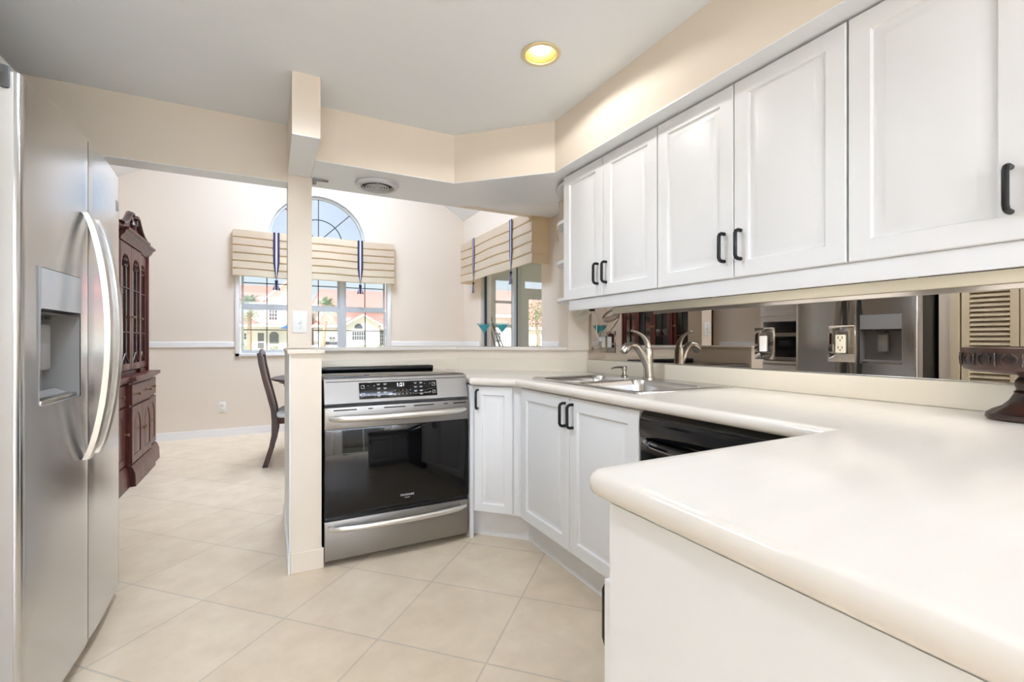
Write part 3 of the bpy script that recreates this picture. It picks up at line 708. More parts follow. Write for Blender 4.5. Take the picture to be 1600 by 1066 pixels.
# =================================================================== REFRIGERATOR
t = thing('refrigerator', 'stainless side-by-side refrigerator with ice dispenser at the left', 'refrigerator', (-1.0, 2.115, 0))
b = NB(); box(b, -1.40, -.672, 1.672, 2.558, .03, 1.79); part('body', b, BLACKP, t)
b = NB(); box(b, -.67, -.62, 1.68, 2.55, .012, .06); part('base_grille', b, DARKG, t)
FY0, FY1, FYM, FZ0, FZ1 = 1.664, 2.566, 2.115, .062, 1.81
def fx(y):
    k = (y-FYM)/.451; x = -.580+.020*(1-k*k)
    e = .45-abs(y-FYM)
    if e < .010: x -= .010-math.sqrt(max(0, .010**2-(.010-max(e, 0))**2))
    return x
def fridge_door(ya, yb, hole=None):
    bm = NB(); ys = sorted(set([ya+(yb-ya)*i/14 for i in range(15)] + ([ya+.0015, ya+.004, ya+.009] if ya == FY0 else [yb-.0015, yb-.004, yb-.009]) + (list(hole[:2]) if hole else [])))
    zs = sorted(set([FZ0, FZ0+.004, FZ1-.004, FZ1] + (list(hole[2:]) if hole else [])))
    g = {}
    for i, y in enumerate(ys):
        for j, z in enumerate(zs):
            dx = -.004 if j in (0, len(zs)-1) else 0
            if (y == ya and ya == FYM+.0025) or (y == yb and yb == FYM-.0025): dx -= .003
            g[i, j] = bm.verts.new((fx(y)+dx, y, z))
    for i in range(len(ys)-1):
        for j in range(len(zs)-1):
            if hole and hole[0]-1e-6 <= ys[i] and ys[i+1] <= hole[1]+1e-6 and hole[2]-1e-6 <= zs[j] and zs[j+1] <= hole[3]+1e-6: continue
            bm.faces.new((g[i, j], g[i+1, j], g[i+1, j+1], g[i, j+1]))
    I, J = len(ys)-1, len(zs)-1
    loop = [g[i, 0] for i in range(I+1)] + [g[I, j] for j in range(1, J+1)] + [g[i, J] for i in range(I-1, -1, -1)] + [g[0, j] for j in range(J-1, 0, -1)]
    back = [bm.verts.new((-.662, v.co.y, v.co.z)) for v in loop]; n = len(loop)
    for i in range(n): bm.faces.new((loop[i], loop[(i+1) % n], back[(i+1) % n], back[i]))
    bm.faces.new(back); bmesh.ops.recalc_face_normals(bm, faces=bm.faces[:]); return bm
EDGE = mat('grey_door_edge', (186, 182, 176), .45, .15, amt=.02)
HO = (1.755, 2.035, .925, 1.318)
fd = part('freezer_door', fridge_door(FY0, FYM-.0025, HO), STEEL, t)
b = NB(); box(b, -.660, fx(FY0)-.001, FY0-.0022, FY0, FZ0+.002, FZ1-.005, .0008); part('door_edge', b, EDGE, fd)
rd = part('refrigerator_door', fridge_door(FYM+.0025, FY1), STEEL, t)
b = NB(); ya, yb, za, zb = HO; xb = -.655
for q in (((-.566, ya, za), (-.566, yb, za), (xb+.03, yb, za+.03), (xb+.03, ya, za+.03)), ((-.564, ya, 1.19), (-.562, yb, 1.19), (xb, yb, 1.19), (xb, ya, 1.19)), ((-.571, ya, za), (-.566, ya, zb), (xb, ya, zb), (xb, ya, za)), ((-.563, yb, za), (-.563, yb, zb), (xb, yb, zb), (xb, yb, za)), ((xb, ya, za), (xb, yb, za), (xb, yb, zb), (xb, ya, zb))):
    b.faces.new([b.verts.new(p) for p in q])
bmesh.ops.recalc_face_normals(b, faces=b.faces[:]); bmesh.ops.reverse_faces(b, faces=b.faces[:])
dp = part('dispenser_recess', b, GREYP, fd, smooth=False)
b = NB(); loft(b, [[(-.562, ya+.002, 1.20), (fx(ya)+.002, ya+.002, 1.20), (fx(ya)+.002, ya+.002, zb-.002), (-.64, ya+.002, zb-.002), (-.64, ya+.002, 1.185)], [(-.562, yb-.002, 1.20), (fx(yb)+.002, yb-.002, 1.20), (fx(yb)+.002, yb-.002, zb-.002), (-.64, yb-.002, zb-.002), (-.64, yb-.002, 1.185)]]); part('dispenser_panel', b, BLACKP if False else mat('dispenser_panel_grey', (186, 189, 192), .15, .3), fd)
b = NB(); box(b, -.636, -.568, ya+.004, yb-.004, za, za+.016, .004); part('drip_tray', b, HANDLE, fd)
b = NB(); box(b, -.632, -.60, 1.86, 1.93, 1.02, 1.16, .008); part('paddle', b, GREYP, fd)
b = NB(); lathe(b, [(.012, 0), (.012, .014), (.006, .016)], (-.61, 1.87, 1.17), 12); part('ice_chute', b, DARKG, fd)
b = NB(); lathe(b, [(.008, 0), (.008, .012)], (-.61, 1.93, 1.175), 12); part('water_spout', b, DARKG, fd)
for yh, o, par in ((2.060, 1, fd), (2.168, 1, rd)):
    b = NB(); rings = []; n = 26
    for i in range(n+1):
        k = -1+2*i/n; z = 1.125+.415*k; x = -.552+.058*(1-k*k)**.8
        rings.append([(x-.006, yh-.023, z), (x+.010, yh-.021, z), (x+.013, yh, z), (x+.010, yh+.021, z), (x-.006, yh+.023, z)])
    loft(b, rings); part('handle', b, HANDLE, par)
b = NB(); box(b, fx(2.50)-.004, fx(2.50)+.0012, 2.485, 2.528, 1.66, 1.70, .0006); part('badge', b, GREYP, rd)
b = NB(); box(b, -.72, -.60, 1.655, 1.73, 1.792, 1.822, .008); box(b, -.616, -.596, 1.6555, 1.675, 1.76, 1.82, .006); part('hinge_cover', b, DARKG, t)

# cabinet over the refrigerator, tall unit with microwave beyond it, closet doors before it
t = thing('fridge_top_cabinet', 'white cabinet above the refrigerator against the left wall', 'cabinet', (-1.15, 2.1, 1.84))
b = NB(); box(b, -1.438, -.92, 1.64, 2.60, 1.86, 2.19); part('cabinet_body', b, CAB, t)
for y0 in (1.645, 2.122): part('door', door_bm(.472, .32, face_M((-.92, y0, 1.865), (0, 1, 0), (1, 0, 0))), CAB, t)
t = thing('microwave_cabinet', 'white unit with an open microwave niche and drawer beside the refrigerator', 'cabinet', (-1.1, 2.84, 0))
b = NB(); XM = -.83
box(b, -1.438, XM, 2.605, 3.075, .10, .88); box(b, -1.438, XM, 2.605, 2.623, .88, 2.02); box(b, -1.438, XM, 3.05, 3.075, .88, 2.02); box(b, -1.438, XM, 2.623, 3.05, 1.30, 2.02); box(b, -1.438, -1.425, 2.623, 3.05, .88, 1.30)
part('cabinet_body', b, CAB, t)
b = NB(); box(b, -1.438, -.9, 2.61, 3.07, 0, .10); part('toe_kick', b, CAB, t)
b = NB(); box(b, -1.424, XM+.03, 2.624, 3.049, .88, .905, .004); part('worktop', b, COUNT, t)
for z0, z1 in ((.13, .38), (.39, .64), (.65, .868)):
    d = part('drawer', door_bm(.455, z1-z0, face_M((XM, 2.612, z0), (0, 1, 0), (1, 0, 0)), panel=False), CAB, t)
    part('handle', pull_bm(face_M((XM+.019, 2.84, (z0+z1)/2), (0, 0, 1), (1, 0, 0)) @ Matrix.Rotation(0, 4, 'Z')), IRON, d)
part('door', door_bm(.455, .66, face_M((XM, 2.612, 1.355), (0, 1, 0), (1, 0, 0))), CAB, t)
t = thing('microwave', 'black and steel microwave standing in the white niche', 'microwave', (-1.1, 2.83, .905))
b = NB(); box(b, -1.40, -.86, 2.63, 3.04, .907, 1.19, .004); part('body', b, BLACKP, t)
b = NB(); box(b, -.86, -.846, 2.70, 3.04, .912, 1.186, .003); d = part('door', b, BLACKG, t)
b = NB(); box(b, -.847, -.843, 2.70, 3.04, .912, .945); part('door_trim', b, STEELH, d)
b = NB(); box(b, -.847, -.843, 2.70, 3.04, 1.15, 1.186); part('door_trim', b, STEELH, d)
b = NB(); box(b, -.86, -.846, 2.63, 2.698, .912, 1.186, .003); part('control_panel', b, STEELH, t)
# closet with louvred folding doors
b = NB(); box(b, -1.438, -.90, 1.56, 1.655, 0, ZC-.001); box(b, -1.438, -.90, .10, .28, 0, ZC-.001); box(b, -1.0, -.90, .28, 1.56, 2.06, ZC-.001); struct('wall_closet', b, WALL)
b = NB(); box(b, -.90, -.885, 1.53, 1.585, 0, 2.11); box(b, -.90, -.885, .24, .29, 0, 2.11); box(b, -.90, -.885, .29, 1.53, 2.05, 2.11); struct('trim_7', b, LOUV)
dr = empty_struct('door_2')
for k in range(4):
    y1 = 1.525-.308*k; y0 = y1-.302; b = NB()
    box(b, -.935, -.905, y0, y0+.045, .02, 2.04, .003); box(b, -.935, -.905, y1-.045, y1, .02, 2.04, .003)
    for z0, z1 in ((.02, .16), (.90, 1.0), (1.95, 2.04)): box(b, -.935, -.905, y0+.045, y1-.045, z0, z1, .002)
    for z0, z1 in ((.16, .90), (1.0, 1.95)):
        nn = int((z1-z0)/.034)
        for i in range(nn):
            z = z0+(i+.5)*(z1-z0)/nn; q = box(NB(), -.017, .017, y0+.045, y1-.045, -.003, .003)
            q.transform(Matrix.Translation((-.92, 0, z)) @ Matrix.Rotation(R(42), 4, 'Y')); me = bpy.data.meshes.new('tmp'); q.to_mesh(me); q.free(); b.from_mesh(me); bpy.data.meshes.remove(me)
    part('louvred_leaf', b, LOUV, dr, smooth=False)

# =================================================================== CEILING FITTINGS
def downlight(x, y, label, i):
    t = thing('recessed_downlight', label, 'ceiling light', (x, y, ZC))
    b = NB(); lathe(b, [(.066, .0), (.083, -.001), (.086, -.004), (.083, -.007), (.069, -.008), (.066, -.006)], (x, y, ZC), 36, ring=True); part('trim_ring', b, TRIMG, t)
    b = NB(); rings = []
    for r_, z in ((.068, -.007), (.0655, -.003), (.058, .03), (.052, .07)): rings.append([(x+r_*math.cos(2*PI*k/36), y+r_*math.sin(2*PI*k/36), ZC+z) for k in range(36)])
    loft(b, rings, cap=False); part('baffle', b, BRASSB, t)
    b = NB(); lathe(b, [(.001, .008), (.028, .010), (.041, .017), (.046, .03), (.05, .07)], (x, y, ZC), 28); part('bulb', b, BULB, t)
    ld = bpy.data.lights.new('can_lamp', 'SPOT'); ld.energy = LAMP_CAN*(1.75, 10, 1)[i]; ld.color = (.98, .96, .94) if i == 0 else (.80, .92, 1.08); ld.shadow_soft_size = .045
    ld.spot_size = R((164, 160, 100)[i]); ld.spot_blend = (.15, .6, .6)[i]
    lo = bpy.data.objects.new('can_lamp', ld); COL.objects.link(lo); lo.parent = t; lo.location = (0, 0, -.012)
# holes for the cans: the ceiling is cut with a boolean
CANS = [(1.033, 1.713, 'brass recessed ceiling downlight, lit, above the sink unit'), (-.08, 1.62, 'brass downlight added as unseen fill in the middle of the kitchen ceiling'), (.2, -1.3, 'brass downlight added as unseen fill behind the peninsula')]  # first can is real; the other two are unseen, added as fill
for i, (x, y, l) in enumerate(CANS): downlight(x, y, l, i)
cb = NB()
for x, y, l in CANS: lathe(cb, [(.0665, -.02), (.0665, .09)], (x, y, ZC), 36)
co = finish('cut', cb, CEIL); ce = bpy.data.objects['ceiling']
md = ce.modifiers.new('b', 'BOOLEAN'); md.operation = 'DIFFERENCE'; md.object = co; md.solver = 'EXACT'
dg = bpy.context.evaluated_depsgraph_get(); me = bpy.data.meshes.new_from_object(ce.evaluated_get(dg)); ce.modifiers.clear(); ce.data = me
bpy.data.objects.remove(co)
def fill_panel_light(name, label, x, y, sx, sy, z, watts):  # added fill light in a ceiling housing, out of view
    t = thing(name, label, 'ceiling light', (x, y, z))
    b = NB(); box(b, x-sx/2-.02, x+sx/2+.02, y-sy/2-.02, y+sy/2+.02, z-.04, z, .006); part('housing', b, TRIM, t)
    b = NB(); box(b, x-sx/2, x+sx/2, y-sy/2, y+sy/2, z-.055, z-.04, .006); part('diffuser', b, PANEL, t)
    ld = bpy.data.lights.new('fill_fixture_lamp', 'AREA'); ld.shape = 'RECTANGLE'; ld.size = sx; ld.size_y = sy; ld.energy = watts; ld.color = (.69, .885, 1.23)
    lo = bpy.data.objects.new('fill_fixture_lamp', ld); COL.objects.link(lo); lo.parent = t; lo.location = (0, 0, -.06)
fill_panel_light('fill_fixture', 'unseen fill light panel added on the ceiling near the sliding doors', .3, -4.0, 2.2, 1.4, ZC, FILL_PANEL)  # added behind the camera to brighten the kitchen
def fill_uplight(x, y, label):  # added uplight, unseen, bounces fill off the ceiling
    t = thing('fill_floor_lamp', label, 'fill light', (x, y, 0))
    b = NB(); lathe(b, [(.14, 0), (.145, .012), (.13, .022), (.02, .03)], (x, y, 0), 28); part('base', b, NICKEL, t)
    b = NB(); tube(b, [(x, y, .02), (x, y, 1.66)], .013, 10); part('pole', b, NICKEL, t)
    b = NB(); lathe(b, [(.02, 1.64), (.10, 1.67), (.19, 1.75), (.186, 1.75), (.095, 1.68), (.018, 1.655)], (x, y, 0), 32, ring=True); part('lamp_shade', b, WHITEP, t)
    b = NB(); lathe(b, [(.001, 1.69), (.12, 1.69), (.12, 1.70), (.001, 1.70)], (x, y, 0), 24); part('bulb', b, PANEL, t)
    ld = bpy.data.lights.new('fill_uplight_lamp', 'AREA'); ld.shape = 'DISK'; ld.size = .3; ld.energy = FILL_UP; ld.color = (.69, .885, 1.23)
    lo = bpy.data.objects.new('fill_uplight_lamp', ld); COL.objects.link(lo); lo.parent = t; lo.location = (0, 0, 1.72); lo.rotation_euler = (PI, 0, 0)
fill_uplight(-.6, -4.1, 'nickel uplight floor lamp added as unseen fill by the sliding doors')
fill_uplight(1.2, -4.1, 'nickel uplight floor lamp added as unseen fill behind the peninsula')
fill_panel_light('fill_fixture', 'unseen fill light panel added high in the dining room vault', .535, 4.75, .8, 1.2, 3.88, FILL_DINING*2)  # added out of view to brighten the dining room
t = thing('fill_spot', 'unseen fill spotlight added at the ridge of the dining room vault', 'ceiling light', (.535, 5.45, 3.93))  # added fill spot, hidden in the vault, lights the lower dining room
b = NB(); lathe(b, [(.05, 3.90), (.09, 3.90), (.09, 3.96), (.05, 3.96)], (.535, 5.45, 0), 28, ring=True); part('trim_ring', b, TRIM, t)
b = NB(); lathe(b, [(.001, 3.92), (.05, 3.92), (.05, 3.93), (.001, 3.93)], (.535, 5.45, 0), 24); part('bulb', b, PANEL, t)
ld = bpy.data.lights.new('fill_spot_lamp', 'SPOT'); ld.energy = FILL_DINING*9; ld.color = (.92, .96, 1.0); ld.spot_size = R(88); ld.spot_blend = .8; ld.shadow_soft_size = .3
lo = bpy.data.objects.new('fill_spot_lamp', ld); COL.objects.link(lo); lo.parent = t; lo.location = (0, 0, -.05); lo.rotation_euler = (R(-6), 0, 0)
# round grille in the soffit
t = thing('exhaust_vent', 'round metal exhaust grille in the soffit above the range', 'vent', (.575, 2.868, ZS))
vx, vy = .575, 2.868
b = NB(); lathe(b, [(.09, 0), (.125, 0), (.128, -.006), (.122, -.018), (.108, -.024), (.098, -.022), (.092, -.012)], (vx, vy, ZS-.004), 40, ring=True); part('outer_ring', b, GRILLE, t)
b = NB(); lathe(b, [(.001, -.003), (.096, -.003), (.096, -.001), (.001, -.001)], (vx, vy, ZS-.004), 36); part('dark_throat', b, BLACKP, t)
b = NB()
for r_ in (.022, .036, .05, .064): 
    pts = [(vx+r_*math.cos(2*PI*k/32), vy+r_*math.sin(2*PI*k/32), ZS-.024) for k in range(33)]; tube(b, pts, .0036, 6)
for k in range(3):
    a = R(20+120*k); tube(b, [(vx+.02*math.cos(a), vy+.02*math.sin(a), ZS-.022), (vx+.1*math.cos(a), vy+.1*math.sin(a), ZS-.020)], .004, 6)
lathe(b, [(.001, -.03), (.012, -.028), (.014, -.02), (.001, -.018)], (vx, vy, ZS), 16); part('grille', b, GRILLE, t)
b = NB(); box(b, .222, .305, 2.93, 2.945, ZS-.016, ZS-.0045, .003); box(b, .222, .24, 2.935, 2.975, ZS-.03, ZS-.0045, .003); single('hook_rail', b, GREYP, 'small grey bracket under the soffit beside the post', 'bracket')
# switch on the post, outlet on the far wall
t = thing('light_switch', 'white toggle switch plate on the front of the post', 'switch', (.150, 2.934, 1.215))
b = NB(); box(b, .111, .189, 2.929, 2.9349, 1.155, 1.28, .002); part('cover_plate', b, WHITEP, t)
b = NB(); box(b, .144, .156, 2.921, 2.93, 1.207, 1.228, .002); part('toggle', b, WHITEP, t)
for z in (1.183, 1.250): b = NB(); lathe(b, [(.0035, 0), (.0035, .001)], (0, 0, 0), 10, Matrix.Translation((.150, 2.929, z)) @ Matrix.Rotation(PI/2, 4, 'X')); part('screw', b, HANDLE, t)
t = thing('wall_outlet', 'white duplex outlet low on the far dining wall', 'outlet', (-.495, YF, .34))
b = NB(); box(b, -.533, -.457, YF-.006, YF-.0005, .28, .40, .002); part('cover_plate', b, WHITEP, t)
b = NB(); box(b, -.512, -.478, YF-.009, YF-.006, .345, .377, .002); box(b, -.512, -.478, YF-.009, YF-.006, .303, .335, .002); part('receptacle', b, IVORY, t)

# =================================================================== DINING ROOM
def shade_bm(L, h, proj, M, folds=5):
    """stacked folds of a roman shade: local x along it, y out into the room, z up from the bottom; ends return to the wall"""
    bm = NB(); rings = []; n = 40
    prof = []
    for k in range(folds):
        z1 = h-h*k/folds; z0 = h-h*(k+1)/folds
        prof += [(proj-.006, z1-.0005), (proj+.006, z1-.012), (proj+.012, z0+.03), (proj+.014, z0+.008), (proj+.008, z0+.0005)]
    cols = [0.] + [L*i/n for i in range(1, n)] + [L]
    for i, x in enumerate(cols):
        rings.append([M @ Vector((x + 0.0, d*(1) + .0035*math.sin(x*9+z*20), z + .004*math.sin(x*7+1))) for d, z in prof])
    loft(bm, rings, close=False)
    for x, s in ((0, -1), (L, 1)):   # returns
        vs = [M @ Vector((x, d, z)) for d, z in prof]; ws = [M @ Vector((x, 0, z)) for d, z in prof]
        loft(bm, [[v for v in vs], [(v+w_)/2 + (M.to_3x3() @ Vector((s*.006, 0, 0)))*(1 if i % 5 > 1 else 0) for i, (v, w_) in enumerate(zip(vs, ws))], ws], close=False)
    q = [M @ Vector(p) for p in ((0, 0, h), (L, 0, h), (L, proj, h), (0, proj, h))]; bm.faces.new([bm.verts.new(p) for p in q])
    return bm
def tie(parent, M, h, tail):
    """ribbon hanging down the front, knotted under the shade with two tails"""
    def strip(x0, x1, y, nm, m):
        bm = NB(); rings = []
        for i in range(9):
            z = h-(h+.03)*i/8; k = 1 if z > .16 else max(.12, (z+.03)/.19); rings.append([M @ Vector(p) for p in ((x0*k, y, z), (x1*k, y, z), (x1*k, y-.002, z), (x0*k, y-.002, z))])
        loft(bm, rings); return part(nm, bm, m, parent)
    rb = strip(-.034, .034, .021, 'ribbon', NAVY)
    bm = NB(); rings = []
    for i in range(9):
        z = h-(h+.03)*i/8; k = 1 if z > .16 else max(.12, (z+.03)/.19); rings.append([M @ Vector(p) for p in ((-.01*k, .0225, z), (.01*k, .0225, z), (.01*k, .0205, z), (-.01*k, .0205, z))])
    loft(bm, rings); part('stripe', bm, STRIPE, rb)
    bm = NB(); bmesh.ops.create_uvsphere(bm, u_segments=12, v_segments=8, radius=.02, matrix=M @ Matrix.Translation((0, .018, -.038)) @ Matrix.Diagonal((1, .7, .8, 1))); part('knot', bm, NAVY, rb)
    bm = NB()
    for s in (-1, 1):
        rings = []
        for i in range(5):
            k = i/4; z = -.045-tail*k; xx = s*(.004+.016*k); ww = .008+.014*k; rings.append([M @ Vector(p) for p in ((xx-ww, .020+.004*k, z), (xx+ww, .022+.004*k, z), (xx+ww, .018+.004*k, z), (xx-ww, .016+.004*k, z))])
        loft(bm, rings)
    part('tail', bm, NAVY, rb)
    bm = NB(); z = -.045-tail
    for s in (-1, 1): box(bm, -.004+s*.018, .004+s*.018, .0262, .0275, z, z+tail*.7)
    bm.transform(M); part('stripe', bm, STRIPE, rb)
t = thing('roman_shade', 'cream folded roman shade with navy ties on the far window', 'window shade', (.54, YF, 1.85))
Ms = Matrix.Translation((-.385, YF-.001, 1.855)) @ Matrix.Diagonal((1, -1, 1, 1))
b = shade_bm(1.852, .543, .085, Ms, 6); bmesh.ops.recalc_face_normals(b, faces=b.faces[:]); part('folds', b, SHADE, t)
for x in (.065, 1.03): tie(t, Matrix.Translation((x, YF-.085, 1.855)) @ Matrix.Diagonal((1, -1, 1, 1)), .543, .10)
t = thing('roman_shade', 'cream boxed roman shade with navy ties over the sliding side window', 'window shade', (XD-.1, 4.95, 1.87))
Ms = Matrix.Translation((XD-.001, 5.93, 1.88)) @ Matrix.Rotation(-PI/2, 4, 'Z') @ Matrix.Diagonal((1, -1, 1, 1))
b = shade_bm(1.935, .535, .185, Ms, 5); bmesh.ops.recalc_face_normals(b, faces=b.faces[:]); part('folds', b, SHADE, t)
for y in (5.47, 4.43): tie(t, Matrix.Translation((XD-.186, y, 1.88)) @ Matrix.Rotation(-PI/2, 4, 'Z') @ Matrix.Diagonal((1, -1, 1, 1)), .535, .12)

# ---- martini glasses on the ledge
def martini(x, y, z, label):
    t = thing('martini_glass', label, 'glass', (x, y, z), group='martini glasses on the ledge')
    b = NB(); lathe(b, [(.0335, 0), (.034, .002), (.012, .005), (.0045, .012), (.0035, .04), (.0035, .085), (.006, .095), (.0085, .099)], (x, y, z), 24); part('stem', b, STEMG, t)
    b = NB(); rings = []
    for r_, h in ((.006, .097), (.053, .165), (.0515, .165), (.004, .0995)): rings.append([(x+r_*math.cos(2*PI*k/28), y+r_*math.sin(2*PI*k/28), z+h) for k in range(28)])
    loft(b, rings, cap=False); part('bowl', b, STEMG, t)
    b = NB(); lathe(b, [(.001, .102), (.041, .152), (.0415, .153), (.001, .153)], (x, y, z), 28); part('drink', b, TEAL, t)
    b = NB(); tube(b, [(x+.01, y-.012, z+.13), (x+.056, y-.02, z+.176)], .0022, 6); part('stirrer', b, WHITEP, t)
martini(1.33, 2.975, 1.066, 'left of the two martini glasses with teal drink on the ledge')
martini(1.424, 2.88, 1.066, 'right of the two martini glasses with teal drink on the ledge')

# ---- dining table and chair
t = thing('dining_table', 'round glossy dark wood dining table beyond the half wall', 'table', (.64, 4.9, 0))
b = NB(); lathe(b, [(.001, .735), (.61, .735), (.632, .742), (.636, .75), (.63, .758), (.001, .76)], (.64, 4.9, 0), 56); part('tabletop', b, CHERRYB, t)
b = NB(); lathe(b, [(.001, .66), (.52, .66), (.53, .70), (.57, .715), (.57, .735), (.001, .735)], (.64, 4.9, 0), 48); part('apron', b, CHERRYB, t)
b = NB(); lathe(b, [(.08, .10), (.11, .14), (.06, .22), (.05, .3), (.09, .42), (.07, .55), (.10, .66)], (.64, 4.9, 0), 28); part('pedestal', b, CHERRYB, t)
for k in range(4):
    a = R(45+90*k); c, s = math.cos(a), math.sin(a); b = NB(); tube(b, [(.64+c*r_, 4.9+s*r_, z) for r_, z in ((.05, .16), (.2, .17), (.34, .09), (.44, .03))], [.035, .035, .03, .026], 10); part('leg', b, CHERRYB, t)
def chair(loc, rot, label):
    t = thing('dining_chair', label, 'chair', loc, rot)
    S = [(-.075, 0), (-.05, .08), (-.02, .18), (-.002, .28), (.0, .40), (-.012, .50), (-.045, .64), (-.075, .76), (-.105, .90), (-.118, 1.0)]
    for s in (-1, 1):
        b = NB(); rings = []
        for x, z in S:
            yy = s*(.19+.03*z); ww = .017 if z < 1 else .012; dd = .022 if z < .5 else .017
            rings.append([(x-dd, yy-ww, z), (x+dd, yy-ww, z), (x+dd, yy+ww, z), (x-dd, yy+ww, z)])
        loft(b, rings); part('leg', b, CHERRYB, t, world=False)
        b = NB(); rings = []
        for x, z, w_ in ((.40, .41, .024), (.41, .3, .026), (.415, .15, .018), (.405, .05, .014), (.42, 0, .018)): rings.append([(x-w_, s*.22-w_, z), (x+w_, s*.22-w_, z), (x+w_, s*.22+w_, z), (x-w_, s*.22+w_, z)])
        loft(b, rings); part('leg', b, CHERRYB, t, world=False)
        b = NB(); box(b, .0, .40, s*.2-.012, s*.2+.012, .375, .43, .003); part('seat_rail', b, CHERRYB, t, world=False)
    b = NB(); box(b, .39, .42, -.22, .22, .375, .43, .004); box(b, -.01, .015, -.19, .19, .375, .43, .004); part('seat_rail', b, CHERRYB, t, world=False)
    b = NB(); rings = []
    for d, z in ((0, .43), (-.008, .445), (-.004, .462), (.02, .478), (.06, .488), (.12, .492)): rings.append([(x, y, z) for x, y in offset(rrect(.02, .43, -.225, .225, .05), d)])
    loft(b, rings); part('seat', b, SEATF, t, world=False)
    b = NB(); rings = []
    for i in range(9):
        yy = -.225+.45*i/8; k = 1-(yy/.225)**2; rings.append([(-.118-.0*k, yy, .955+.03*k), (-.10, yy, .955+.03*k), (-.105, yy, 1.0+.035*k), (-.123, yy, 1.0+.035*k)])
    loft(b, rings); part('top_rail', b, CHERRYB, t, world=False)
    b = NB(); rings = []
    for x, z, w_ in ((.0, .42, .055), (-.012, .52, .035), (-.04, .63, .06), (-.075, .76, .075), (-.10, .89, .05), (-.11, .965, .07)): rings.append([(x-.007, -w_, z), (x+.007, -w_, z), (x+.007, w_, z), (x-.007, w_, z)])
    loft(b, rings); part('back_splat', b, CHERRYB, t, world=False)
    return t
chair((.045, 4.78, 0), R(-3.5), 'dark mahogany dining chair with pale seat drawn up to the table')

# ---- china cabinet
t = thing('china_cabinet', 'tall cherry china cabinet with arched glass doors on the left wall', 'china cabinet', (-1.19, 4.79, 0))
secs = [(4.14, 4.46, -.965, -1.03), (4.46, 5.12, -.93, -1.0), (5.12, 5.44, -.955, -1.02)]
b = NB()
for y0, y1, xf, xu in secs: box(b, -1.438, xf-.02, y0, y1, .10, .79)
bc = part('base', b, CHERRY, t)
b = NB()
for y0, y1, xf, xu in secs:
    e = .0
    rings = [[(xf-.006+d, y, z) for d, z in ((0, .155), (.012, .14), (.018, .12), (.026, .10), (.03, .0), (-.3, .0), (-.3, .155))] for y in (y0-.012, y1+.012)]; loft(b, rings)
box(b, -1.438, -1.2, 4.13, 5.46, 0, .15); part('plinth', b, CHERRY, t)
b = NB()
for y0, y1, xf, xu in secs: box(b, -1.438, xf+.028, y0-.014, y1+.022, .80, .832, .007, 3); box(b, -1.438, xf+.006, y0-.004, y1+.008, .782, .80, .005)
part('base_top', b, CHERRY, t)
def arch_panel(M, w_, h, fr, z0=.0, t_=.018, sunk=-.008):
    """door slab with an arched sunk panel"""
    n = 12; bm = NB(); x0, x1 = fr, w_-fr; r_ = (x1-x0)/2; xc = w_/2; zs = h-fr-r_*1.25
    inner = [(x0, fr), (x1, fr)] + [(xc+r_*math.cos(PI*i/n), zs+1.25*r_*math.sin(PI*i/n)) for i in range(n+1)]
    N_ = len(inner)
    def outp(p):
        x, y = p
        return (0 if x < xc-1e-6 else w_ if x > xc+1e-6 else xc, 0 if y < fr+1e-6 else h if y > zs+1e-6 else y)
    fr_v = [bm.verts.new((x, y, t_)) for x, y in inner]
    sk = [bm.verts.new((x+(.008 if x < xc else -.008 if x > xc else 0), y+(.008 if y < fr+1e-6 else -.008), t_+sunk)) for x, y in inner]
    rs = [bm.verts.new((xc+(x-xc)*.62, (fr+zs)/2+(y-(fr+zs)/2)*.86, t_-.001)) for x, y in inner]
    oc = [bm.verts.new(p) for p in ((0, 0, t_), (w_, 0, t_), (w_, h, t_), (0, h, t_))]; ob = [bm.verts.new(p) for p in ((0, 0, 0), (w_, 0, 0), (w_, h, 0), (0, h, 0))]
    es = [bm.edges.new((oc[i], oc[(i+1) % 4])) for i in range(4)] + [bm.edges.new((fr_v[i], fr_v[(i+1) % N_])) for i in range(N_)]
    bmesh.ops.triangle_fill(bm, edges=es, use_beauty=True)
    for A, B in ((fr_v, sk), (sk, rs)):
        for i in range(N_): bm.faces.new((A[i], A[(i+1) % N_], B[(i+1) % N_], B[i]))
    bm.faces.new(rs)
    for i in range(4): bm.faces.new((oc[i], oc[(i+1) % 4], ob[(i+1) % 4], ob[i]))
    bm.faces.new(list(reversed(ob))); bmesh.ops.recalc_face_normals(bm, faces=bm.faces[:]); bm.transform(M); return bm
def knob(parent, p):
    b = NB(); lathe(b, [(.012, 0), (.012, .002), (.005, .004), (.005, .012), (.011, .018), (.012, .024), (.006, .029), (.001, .03)], (0, 0, 0), 14, Matrix.Translation(p) @ Matrix.Rotation(PI/2, 4, 'Y')); return part('knob', b, KNOBM, parent)
doors = [(4.15, 4.45, -.965, 0), (4.468, 4.787, -.93, 0), (4.793, 5.112, -.93, 1), (5.13, 5.43, -.955, 1)]
for y0, y1, xf, k in doors:
    M = face_M((xf-.02, y0, .17), (0, 1, 0), (1, 0, 0)); d = part('door', arch_panel(M, y1-y0, .43, .05), CHERRY, t)
    knob(d, (xf-.002, (y1-.025) if k == 0 else (y0+.025), .40))
for y0, y1, xf, ks in ((4.15, 4.45, -.965, (.5,)), (4.468, 5.112, -.93, (.2, .8)), (5.13, 5.43, -.955, (.5,))):
    d = part('drawer', door_bm(y1-y0, .155, face_M((xf-.02, y0, .615), (0, 1, 0), (1, 0, 0)), t=.018, fr=.02, panel=False), CHERRY, t)
    for k in ks: knob(d, (xf-.002, y0+(y1-y0)*k, .692))
